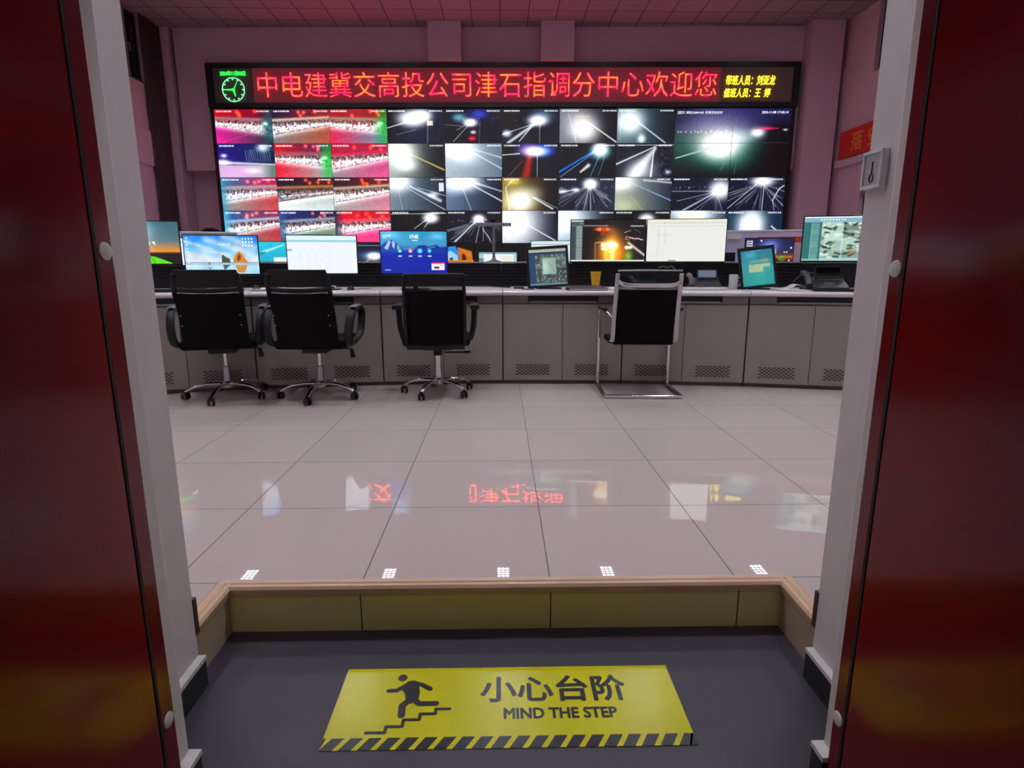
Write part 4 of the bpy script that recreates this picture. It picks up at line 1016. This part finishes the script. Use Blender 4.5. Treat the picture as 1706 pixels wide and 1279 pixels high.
# tower and partitions behind
def pt(o, label, cat, **k): return tag(o, label, cat, **k)
o = empty('computer_tower'); place_xy(o, 2.523, 6.62, RZ)
MB().box(-.085, .085, 0, .4, 0, .355).build('case', M_BLACK, o, bevel=.006)
MB().box(-.06, .06, -.004, 0, .02, .33).build('front_panel', M_SLAT, o)
tag(o, 'black computer tower on the rear desk, left of the red notice', 'computer')
def partition(w_, h_, x, y, label):
    o = empty('desk_partition'); place_xy(o, x, y, FZ)
    MB().box(-w_/2, w_/2, 0, .035, 0, h_ - .022).build('panel', M_PART, o, bevel=.003)
    MB().box(-w_/2 - .006, w_/2 + .006, -.006, .041, h_ - .022, h_).build('top_rail', M_WHITE, o, bevel=.004)
    tag(o, label, 'partition'); return o
partition(1.35, 1.398, 3.50, 7.45, 'lavender partition with a pale top rail behind the right rear monitor')
partition(.95, 1.363, -3.68, 7.34, 'pale partition top behind the beach wallpaper monitor')
o = empty('notice_board'); place_xy(o, 3.52, 7.37, 1.16)
MB().box(-.33, .33, 0, .012, 0, .30).build('sheet', mat('pink notice', sRGB(206, 170, 190), .6), o)
MB().box(-.33, .33, -.003, 0, .235, .30).build('header', M_RED, o)
text_mesh('lettering', '安全生产 警示', M_GOLD, .34, .03, .001, .01, o, M=Matrix.Translation((-.13, -.004, .252)))
tag(o, 'notice with a red header on the lavender partition', 'notice')
o = MB().box(-.08, .08, 0, .004, 0, .06).build('label_card', M_WHITE); place_xy(o, 2.95, 7.548, 1.44)
tag(o, 'small white card on the lavender partition above the computer tower', 'card')
# round-backed chair beyond the left partition
o = empty('round_back_chair'); place_xy(o, -3.60, 7.62, FZ)
MB().lathe([(.17, 0), (.185, .012), (.185, .03), (.17, .042)], 36, RM((0, .02, 1.235), PI/2)).build('backrest', M_MESH, o, smooth=True)
MB().tube([(0, .0, 1.07), (0, .05, .75), (0, .20, .47)], .02, 10).build('spine', M_BLACK, o, smooth=True)
MB().lathe([(.22, .44), (.235, .46), (.235, .49), (.21, .51)], 30, Matrix.Translation((0, .25, 0))).build('seat', M_MESH, o, smooth=True)
MB().lathe([(.24, 0), (.24, .015), (.04, .04), (.025, .08), (.025, .45)], 26, Matrix.Translation((0, .25, 0))).build('base', M_BLACK, o, smooth=True)
tag(o, 'black round chair back showing above the left partition', 'chair')

# ------------------------------------------------------------------ small things on the desk
# yellow cup with straw
o = empty('yellow_cup'); place_xy(o, .872, 5.42, DZ)
MB().lathe([(.030, 0), (.033, .004), (.047, .138), (.050, .142), (.047, .144), (.044, .138), (.030, .008)], 32, cap=False).add([(0,0,.001)], []).build('cup_body', M_CUPY, o, smooth=True)
MB().lathe([(.029, .0), (.031, .006)], 24).build('cup_bottom', M_CUPY, o)
MB().tube([(-.005, 0, .02), (.015, -.005, .13), (.036, -.01, .215)], .003, 8).build('straw', M_BLACK, o, smooth=True)
tag(o, 'yellow drinking cup with a thin black straw on the desk', 'cup')
# white mug / tissue roll
o = empty('white_mug'); place_xy(o, 1.994, 5.055, DZ)
MB().lathe([(.034, 0), (.0365, .004), (.0365, .122), (.034, .125), (.0325, .122), (.0325, .01)], 32, cap=False).build('mug_body', M_WHITE, o, smooth=True)
MB().lathe([(.033, .0), (.033, .01)], 24).build('mug_bottom', M_WHITE, o)
MB().tube(spline([(.034, 0, .10), (.055, 0, .095), (.062, 0, .065), (.055, 0, .035), (.034, 0, .03)], 5), .005, 8).build('handle', M_WHITE, o, smooth=True)
tag(o, 'white cylindrical mug beside the tilted teal tablet', 'mug')
o = MB().lathe([(.018, 0), (.022, .03), (.015, .05), (.019, .07), (.006, .075)], 20).build('purple_figurine', mat('purple plastic', sRGB(96, 66, 120), .4), smooth=True); place_xy(o, 2.062, 5.10, DZ)
tag(o, 'small purple ornament between the white mug and the tablet', 'ornament')
o = MB().box(-.022, .022, -.015, .015, 0, .012).build('black_clip', M_BLACK, bevel=.003); place_xy(o, 1.915, 5.05, DZ)
tag(o, 'small black object left of the white mug', 'clip')
o = MB().lathe([(.004, 0), (.026, .006), (.031, .022), (.024, .042), (.006, .048)], 20).build('green_ball', mat('green plastic', sRGB(150, 200, 60), .5), smooth=True); place_xy(o, 2.555, 5.40, SZ)
tag(o, 'small green toy on the shelf right of the teal tablet', 'toy')

def desk_phone(x, y, label, lcd, s=1.0, hs=None, extra=0):
    o = empty('desk_phone'); place_xy(o, x, y, DZ, extra)
    prof = [(-.09, 0), (-.09, .02), (.03, .06), (.075, .085), (.10, .085), (.10, 0)]
    def wedge(x0, x1, mb=None):
        mb = mb or MB(); n = len(prof)
        vs = [(x0*s, a*s, b*s) for a, b in prof] + [(x1*s, a*s, b*s) for a, b in prof]
        return mb.add(vs, [tuple(range(n)), tuple(range(n, 2*n))[::-1]] + [(i, n + i, n + (i+1) % n, (i+1) % n) for i in range(n)])
    b = wedge(-.11, .11).build('phone_base', M_PHONE, o, bevel=.004)
    hsm = MB().tube(spline([(-.135*s, -.085*s, .035*s), (-.135*s, -.05*s, .075*s), (-.135*s, .02*s, .105*s), (-.135*s, .08*s, .11*s)], 6), [.018*s] + [.016*s]*17 + [.02*s], 12, flat=(1.3, 1))
    hsm.build('handset', hs or M_PHONE, o, smooth=True)
    MB().box(-.15*s, -.108*s, -.08*s, .09*s, .0, .03*s).build('cradle', M_PHONE, o, bevel=.003)
    sc = MB().box(-.085*s, .085*s, 0, .012*s, 0, .085*s).build('display_housing', M_PHONE, o, bevel=.003)
    sc.matrix_local = Matrix.Translation((0.01*s, .035*s, .078*s)) @ Matrix.Rotation(R(-22), 4, 'X')
    d = MB().box(-.072*s, .072*s, -.001, .0, .015*s, .075*s).build('display', lcd, sc)
    kk = MB()
    for r_ in range(4):
        for c_ in range(3):
            u = -.07*s + r_*.020*s; z = (.02 + (u/s + .09)/.12*.04)*s
            kk.box((-.03 + c_*.024)*s, (-.03 + c_*.024 + .017)*s, u, u + .013*s, z + .001, z + .007*s)
    kk.build('keypad', M_PHONEK, o)
    tag(o, label, 'phone'); return o
desk_phone(1.835, 5.26, 'desk phone with a lit grey display between the chrome chair and white mug', M_LCDOFF, 1.05, M_GREYPL)
desk_phone(2.71, 4.87, 'black desk phone under the camera-grid monitor at the right', M_BLACKGL, 1.25)
desk_phone(1.30, 5.30, 'dark desk phone seen through the top of the chrome chair', M_BLACKGL, .9)

def mouse(x, y, label, rz=0):
    o = empty('computer_mouse'); place_xy(o, x, y, DZ, rz)
    n = 16; rows_ = []
    for (t, hh, ww) in [(0, .002, .01), (.08, .016, .022), (.3, .030, .030), (.6, .034, .031), (.85, .022, .027), (1, .003, .012)]: rows_.append((t, hh, ww))
    vs = []; fs = []
    for (t, hh, ww) in rows_:
        for k in range(n + 1):
            a = PI*k/n; vs.append((ww*math.cos(a), -.052 + .104*t, hh*math.sin(a)))
    W_ = n + 1
    for j in range(len(rows_) - 1):
        for k in range(n): fs.append((j*W_+k, j*W_+k+1, (j+1)*W_+k+1, (j+1)*W_+k))
    MB().add(vs, fs).build('mouse_shell', M_BLACKGL, o, smooth=True, sub=1)
    MB().box(-.003, .003, .018, .034, .024, .034).build('scroll_wheel', M_GREYPL, o)
    MB().tube(spline([(0, .05, .006), (.02, .10, .004), (.06, .16, .004), (.14, .20, .004)], 6), .0022, 6).build('cable', M_BLACK, o, smooth=True)
    tag(o, label, 'mouse'); return o
mouse(-1.25, 5.00, 'black computer mouse right of the second swivel chair')
mouse(-1.98, 4.87, 'black computer mouse on papers right of the leftmost chair', .3).location.z = DZ + .0165
def keyboard(x, y, label, m, w_=.42, rz=0):
    o = empty('keyboard'); place_xy(o, x, y, DZ, rz)
    MB().box(-w_/2, w_/2, -.065, .065, 0, .016).build('keyboard_body', m, o, bevel=.004)
    ks = MB()
    for r_ in range(5):
        for c_ in range(15): ks.box(-w_/2 + .012 + c_*(w_-.024)/15, -w_/2 + .012 + (c_ + .84)*(w_-.024)/15, -.055 + r_*.022, -.055 + r_*.022 + .018, .016, .021)
    ks.build('keys', m, o)
    tag(o, label, 'keyboard'); return o
keyboard(1.70, 4.95, 'white keyboard in front of the desk phone beside the chrome chair', M_WHITE, .36)
keyboard(-2.60, 4.66, 'dark keyboard below the tent wallpaper monitor', M_BLACK)
keyboard(2.70, 4.66, 'dark keyboard below the camera-grid monitor', M_BLACK)

def papers(x, y, label, n, w_, d_, m=M_PAPER, name='paper_stack', rz=0, t=.0015):
    o = empty(name); place_xy(o, x, y, DZ, rz)
    mb = MB()
    r = random.Random(n*31)
    for k in range(n):
        a = r.uniform(-.16, .16); mb.box(-w_/2, w_/2, -d_/2, d_/2, k*t + .0002, (k+1)*t, Matrix.Rotation(a, 4, 'Z') @ Matrix.Translation((r.uniform(-.02,.02), r.uniform(-.02,.02), 0)))
    mb.build('sheets', m, o)
    tag(o, label, 'papers'); return o
papers(-1.905, 4.92, 'pile of white papers with a dark edge right of the leftmost chair', 8, .22, .30, t=.002)
papers(2.42, 4.86, 'loose white papers between the teal tablet and right-hand phone', 4, .21, .30, rz=.3)
pp = MB()
pp.sheet(lambda u, v: (-.10 + .20*u, -.12 + .20*v, .012 + .035*math.exp(-((u-.5)/.25)**2)), 16, 2, .0006)
o = pp.build('bent_paper', M_PAPER, smooth=True); place_xy(o, 2.50, 4.98, DZ)
tag(o, 'white sheet bent into a ridge left of the right-hand phone', 'paper')
papers(1.02, 5.12, 'white papers in front of the yellow cup', 5, .26, .21, rz=-.4)
def book(x, y, z, w_, d_, t, m, label, rz):
    o = empty('notebook'); place_xy(o, x, y, z, rz)
    MB().box(-w_/2, w_/2, -d_/2, d_/2, 0, .002).box(-w_/2, w_/2, -d_/2, d_/2, t - .002, t).box(-w_/2, -w_/2 + .002, -d_/2, d_/2, 0, t).build('cover', m, o)
    MB().box(-w_/2 + .002, w_/2 - .004, -d_/2 + .004, d_/2 - .004, .002, t - .002).build('pages', M_PAPER, o)
    tag(o, label, 'book', 'notebooks on the desk right of the laptop'); return o
book(.72, 4.93, DZ, .32, .21, .020, M_BLACK, 'lower dark notebook right of the leaning laptop', .08)
book(.70, 4.94, DZ + .0202, .29, .19, .016, M_PHONE, 'upper dark notebook lying on another right of the leaning laptop', -.1)
# remote / pen / small items
o = MB().box(-.088, .088, -.012, .012, 0, .012).build('black_ruler', M_BLACKGL, bevel=.003); place_xy(o, .005, 5.42, DZ, 0); o.rotation_euler = (0, R(3), -.1); o.location.z = DZ + .005
tag(o, 'thin black stick with a light edge lying at the back of the desk', 'stick')
o = MB().box(-.045, .045, -.02, .02, 0, .014).build('remote_control', M_BLACK, bevel=.004); place_xy(o, .165, 5.25, DZ, .1)
tag(o, 'small black remote control left of the laptop', 'remote')
o = MB().tube([(-.05, 0, .005), (.05, .012, .005)], .004, 8).build('pen', M_BLACK, smooth=True); place_xy(o, .235, 4.98, DZ)
tag(o, 'dark pen lying in front of the laptop corner', 'pen')
o = empty('network_box'); place_xy(o, -1.47, 5.20, DZ); MB().box(-.04, .04, -.03, .03, 0, .028).build('box_body', M_WHITE, o, bevel=.004); MB().box(-.03, .03, -.031, -.03, .008, .020).build('port_face', M_BLACK, o)
tag(o, 'small white box left of the mouse on the desk', 'box')
o = MB().tube(spline([(2.58, 5.20, DZ + .06), (2.66, 5.12, DZ + .14), (2.80, 5.05, DZ + .09), (2.90, 5.0, DZ + .02)], 8), .003, 6).build('cable', M_GREYPL, smooth=True)
tag(o, 'thin grey cable behind the right-hand phone', 'cable')

# ------------------------------------------------------------------ chairs
def star_base(root, rot0=0.3, rr=.29):
    MB().lathe([(.034, .075), (.038, .085), (.038, .115), (.030, .125)], 24).build('hub', M_CHROME, root, smooth=True)
    for k in range(5):
        a = rot0 + 2*PI*k/5; ca, sa = math.cos(a), math.sin(a)
        pts = spline([(ca*.02, sa*.02, .105), (ca*.12, sa*.12, .108), (ca*.22, sa*.22, .092), (ca*rr, sa*rr, .060)], 5)
        lg = MB().tube(pts, [.019]*6 + [.0175]*5 + [.015]*5, 12, flat=(1.15, .75)).build('base_leg', M_CHROME, root, smooth=True)
        cs = MB(); b = a + 1.1*math.sin(k*2.3 + rot0)
        ax = Vector((math.cos(b), math.sin(b), 0)); c = Vector((ca*rr, sa*rr, .027)) 
        cm = Matrix.Translation(c) @ Matrix.Rotation(b, 4, 'Z') @ Matrix.Rotation(PI/2, 4, 'Y')
        for s0 in (-.024, .006): cs.lathe([(.020, s0), (.0265, s0 + .003), (.0265, s0 + .015), (.020, s0 + .018)], 22, cm)
        cs.tube([c + Vector((0, 0, .005)), c + Vector((0, 0, .042))], .010, 10)
        w_ = cs.build('caster', M_BLACK, lg, smooth=True)
        rg = MB()
        for s0 in (-.0245, .0245): rg.tube([cm @ Vector((.017*math.cos(t), .017*math.sin(t), s0)) for t in [2*PI*q/20 for q in range(20)]], .0022, 6, closed=True)
        rg.build('caster_ring', M_GREYPL, lg, smooth=True)

def swivel_chair_a(label, x, y, rz, base_rot):
    o = empty('swivel_chair', (x, y, FZ), rz)
    star_base(o, base_rot)
    MB().lathe([(.026, .12), (.026, .235), (.022, .24)], 20).build('gas_cylinder', M_STEEL, o, smooth=True)
    MB().lathe([(.014, .24), (.014, .36)], 16).build('gas_piston', M_CHROME, o, smooth=True)
    MB().box(-.09, .09, -.12, .12, .345, .40).build('tilt_mechanism', M_BLACK, o, bevel=.01)
    MB().tube([(.08, 0, .37), (.24, .0, .365)], .006, 8).tube([(.24, 0, .365), (.25, 0, .30)], [.012, .020], 10).build('height_lever', M_BLACK, o, smooth=True)
    MB().box(-.25, .25, -.215, .25, .385, .455).build('seat', M_MESH, o, bevel=.028, seg=4)
    def back(u, v):
        zz = lerp(.415, .788, v); ww = lerp(.212, .214, v) 
        xx = (u - .5)*2*ww
        return (xx, -.235 - .10*v*v + .045*(1 - (2*u-1)**2)*-1 - .02*v, zz)
    MB().sheet(back, 16, 10, .022).build('backrest', M_MESH, o, smooth=True, bevel=.004)
    fr = MB()
    def crv(z, ww, dy, r0, fl): 
        return [( (u-.5)*2*ww, -.235 - .12*((z-.415)/.385)**1.6*.85 - .045*(1 - (2*u-1)**2) + dy, z - .012*(1-(2*u-1)**2)) for u in [i/14 for i in range(15)]]
    # side uprights and solid top panel
    for sx in (-1, 1):
        fr.tube([(sx*.205, -.325, .76), (sx*.205, -.345, .82), (sx*.200, -.358, .86), (sx*.192, -.372, .92)], .016, 10)
    fr.sheet(lambda u, v: ((u-.5)*2*.208, -.338 - .006*v - .045*(1-(2*u-1)**2), lerp(.799, .826, v) - .010*(1-(2*u-1)**2)), 16, 2, .018)
    def top(u, v):
        zz = lerp(.837, .945, v); ww = lerp(.207, .190, v**2); xx = (u-.5)*2*ww
        return (xx, -.355 - .02*v - .045*(1-(2*u-1)**2), zz - .008*(1-(2*u-1)**2)*(1-v))
    fr.sheet(top, 16, 4, .018)
    fr.build('back_frame', M_BLACK, o, smooth=True, bevel=.003)
    for (z, ww, dy) in ((.795, .205, -.020), (.831, .203, -.036)):
        pts = [((u-.5)*2*ww, -.326 + dy*.6 - .045*(1-(2*u-1)**2), z - .012*(1-(2*u-1)**2)) for u in [i/18 for i in range(19)]]
        MB().tube(pts, .0032, 8).build('back_slat', M_PADG, o, smooth=True)
    for sx in (-1, 1):
        loop = spline([(sx*.275, -.20, .44), (sx*.285, -.215, .53), (sx*.292, -.16, .63), (sx*.298, -.05, .672), (sx*.298, .09, .665), (sx*.292, .16, .60), (sx*.285, .12, .48), (sx*.262, .02, .42), (sx*.262, -.1, .415)], 6, closed=True)
        ar = MB().tube(loop, .024, 12, closed=True, flat=(1.25, .85)).build('armrest', M_BLACK, o, smooth=True)
        MB().sheet(lambda u, v: (sx*.298 + (u-.5)*.056, -.14 + .27*v, .678 + .012*math.sin(PI*v) + .006*(1-(2*u-1)**2)), 6, 12, .001).build('arm_pad', M_PADG, ar, smooth=True)
        for z in (.57, .64):
            MB().lathe([(.005, 0), (.005, .004)], 12, RM((sx*.185, -.300 - .10*((z-.415)/.385)**2, z), PI/2)).build('bolt', M_STEEL, o)
    tag(o, label, 'chair', 'swivel chairs at the console')
    return o
M_PADG = mat('worn arm pad', sRGB(70, 70, 82), .3)
swivel_chair_a('leftmost black swivel chair, in front of the beach wallpaper monitor', -2.045, 4.36, R(14), R(257))
swivel_chair_a('black swivel chair with looped arms in front of the white document monitor', -1.350, 4.36, R(0), R(195))

# rectangular mesh chair
def mesh_see_through():
    m = mat('see-through black mesh', (0.004, 0.004, 0.005), .8, var=.2, scale=150)
    nt = m.node_tree; p = nt.nodes['Principled BSDF']
    tc = nt.nodes.new('ShaderNodeTexCoord'); sp = nt.nodes.new('ShaderNodeSeparateXYZ'); nt.links.new(tc.outputs['Object'], sp.inputs[0])
    outs = []
    for ax in (0, 2):
        d = nt.nodes.new('ShaderNodeMath'); d.operation = 'MULTIPLY'; nt.links.new(sp.outputs[ax], d.inputs[0]); d.inputs[1].default_value = 330.0
        pp_ = nt.nodes.new('ShaderNodeMath'); pp_.operation = 'PINGPONG'; nt.links.new(d.outputs[0], pp_.inputs[0]); pp_.inputs[1].default_value = .5
        g = nt.nodes.new('ShaderNodeMath'); g.operation = 'LESS_THAN'; nt.links.new(pp_.outputs[0], g.inputs[0]); g.inputs[1].default_value = .20
        outs.append(g)
    mx = nt.nodes.new('ShaderNodeMath'); mx.operation = 'MAXIMUM'; nt.links.new(outs[0].outputs[0], mx.inputs[0]); nt.links.new(outs[1].outputs[0], mx.inputs[1])
    nt.links.new(mx.outputs[0], p.inputs['Alpha'])
    return m
M_SEE = mesh_see_through()
o = empty('swivel_chair', (-.478, 4.46, FZ), R(3.5))
star_base(o, R(172), .27)
MB().lathe([(.025, .11), (.025, .30), (.020, .305)], 20).build('gas_cylinder', M_CHROME, o, smooth=True)
MB().lathe([(.034, .30), (.030, .36)], 20).build('gas_boot', M_BLACK, o, smooth=True)
MB().box(-.10, .10, -.15, .12, .355, .40).build('tilt_mechanism', M_BLACK, o, bevel=.01)
MB().tube([(.05, -.10, .335), (.22, -.10, .333)], .006, 8).tube([(.20, -.10, .333), (.25, -.10, .335)], .010, 8).build('height_lever', M_BLACK, o, smooth=True)
MB().box(-.245, .245, -.23, .24, .395, .455).build('seat', M_MESH, o, bevel=.025, seg=4)
MB().tube([(0, -.14, .38), (0, -.22, .40), (0, -.255, .50)], .026, 12, flat=(1.5, .7)).build('back_bracket', M_BLACK, o, smooth=True)
fr = MB(); fp = spline([(-.206, -.27, .405), (-.209, -.30, .62), (-.205, -.345, .905)], 6)
for sx in (-1, 1): fr.tube([(-sx*p.x*1.0, p.y, p.z) for p in fp], .017, 10, flat=(1, .8))
fr.tube([(-.205, -.345, .905), (-.09, -.362, .908), (.09, -.362, .908), (.205, -.345, .905)], .014, 10)
fr.tube([(-.205, -.33, .80), (-.09, -.345, .798), (.09, -.345, .798), (.205, -.33, .80)], .008, 8)
fr.tube([(-.206, -.27, .40), (.206, -.27, .40)], .022, 10)
fr.build('back_frame', M_BLACK, o, smooth=True)
MB().sheet(lambda u, v: ((u-.5)*.40, -.272 - .075*v*v - .02*(1-(2*u-1)**2), lerp(.41, .795, v)), 14, 8, .006).build('backrest', M_MESH, o, smooth=True)
MB().sheet(lambda u, v: ((u-.5)*.40, -.330 - .018*v - .02*(1-(2*u-1)**2), lerp(.80, .90, v)), 14, 3, .002).build('back_mesh', M_SEE, o, smooth=True)
for sx in (-1, 1):
    ar = MB().tube([(sx*.20, -.02, .40), (sx*.252, -.02, .43), (sx*.275, -.02, .52), (sx*.282, -.02, .655)], .026, 12, flat=(1.5, .85)).build('armrest', M_BLACK, o, smooth=True)
    MB().box(sx*.284 - .034, sx*.284 + .034, -.15, .14, .655, .688).build('arm_pad', M_BLACK, ar, bevel=.010)
tag(o, 'black mesh swivel chair with a rectangular back in front of the mountain desktop monitor', 'chair', 'swivel chairs at the console')

# chrome cantilever chair
o = empty('cantilever_chair', (1.072, 4.50, FZ), R(-2.5))
M_STEELB = mat('satin aluminium', (0.62, 0.60, 0.63), 0.38, 0.55, var=0.04)
hw = .284; tr = .0145
def up(sx):
    return spline([(sx*hw, .20, .60), (sx*hw, .205, .35), (sx*hw, .205, .05), (sx*hw, .185, .018), (sx*hw, .13, tr), (sx*hw, -.18, tr), (sx*hw, -.225, tr)], 6)
L = up(-1); Rr = up(1)[::-1]
path = L + spline([(-hw, -.225, tr), (-hw + .02, -.250, tr), (-hw + .05, -.256, tr), (hw - .05, -.256, tr), (hw - .02, -.250, tr), (hw, -.225, tr)], 5)[1:-1] + Rr
MB().tube(path, tr, 14).build('tube_frame', M_CHROME, o, smooth=True)
for sx in (-1, 1):
    ab = MB().tube(spline([(sx*hw, .20, .60), (sx*hw, .19, .632), (sx*hw, .14, .640), (sx*(hw-.004), -.06, .634), (sx*.236, -.215, .59)], 6), tr, 12).build('arm_tube', M_CHROME, o, smooth=True)
    MB().box(sx*hw - .024, sx*hw + .024, -.10, .15, .638, .662).build('arm_pad', M_BLACK, ab, bevel=.009)
    bar = [(.232, -.165, .415), (.232, -.20, .44), (.230, -.222, .60), (.227, -.262, .78), (.225, -.300, .915)]
    mb = MB()
    mb.tube([(sx*a, b_, c_) for a, b_, c_ in spline(bar, 5)], .0165, 10, flat=(.95, .42))
    mb.tube([(sx*.232, -.165, .415), (sx*.225, .05, .405), (sx*.225, .18, .425)], .0165, 10, flat=(.95, .42))
    mb.build('side_bar', M_STEELB, o, smooth=True)
MB().sheet(lambda u, v: ((u-.5)*2*lerp(.215, .212, v), lerp(-.185, -.268, v**1.3) - .012*(1-(2*u-1)**2), lerp(.405, .80, v)), 12, 10, .008).build('backrest', M_MESH, o, smooth=True)
MB().sheet(lambda u, v: ((u-.5)*2*lerp(.212, .212, v), lerp(-.268, -.305, v) - .012*(1-(2*u-1)**2), lerp(.80, .935, v)), 12, 4, .003).build('back_mesh', M_SEE, o, smooth=True)
MB().tube([(-.228, -.305, .936), (0, -.318, .938), (.228, -.305, .936)], .006, 8).build('top_rod', M_STEEL, o, smooth=True)
MB().tube(spline([(-.222, -.298, .862), (-.18, -.318, .840), (-.10, -.330, .834), (.10, -.330, .834), (.18, -.318, .840), (.222, -.298, .862)], 6), .013, 10, flat=(.6, 1.2)).build('cross_brace', M_CHROME, o, smooth=True)
MB().box(-.246, .246, -.10, .19, .390, .432).box(-.222, .222, -.185, -.10, .392, .428).build('seat', M_MESH, o, bevel=.012)
MB().tube(spline([(.05, -.32, .955), (.09, -.325, .966), (.11, -.32, .955), (.14, -.325, .967), (.17, -.32, .945)], 5), .003, 6).build('top_cord', M_GREYPL, o, smooth=True)
tag(o, 'chrome-framed cantilever chair with a black sling back', 'chair')
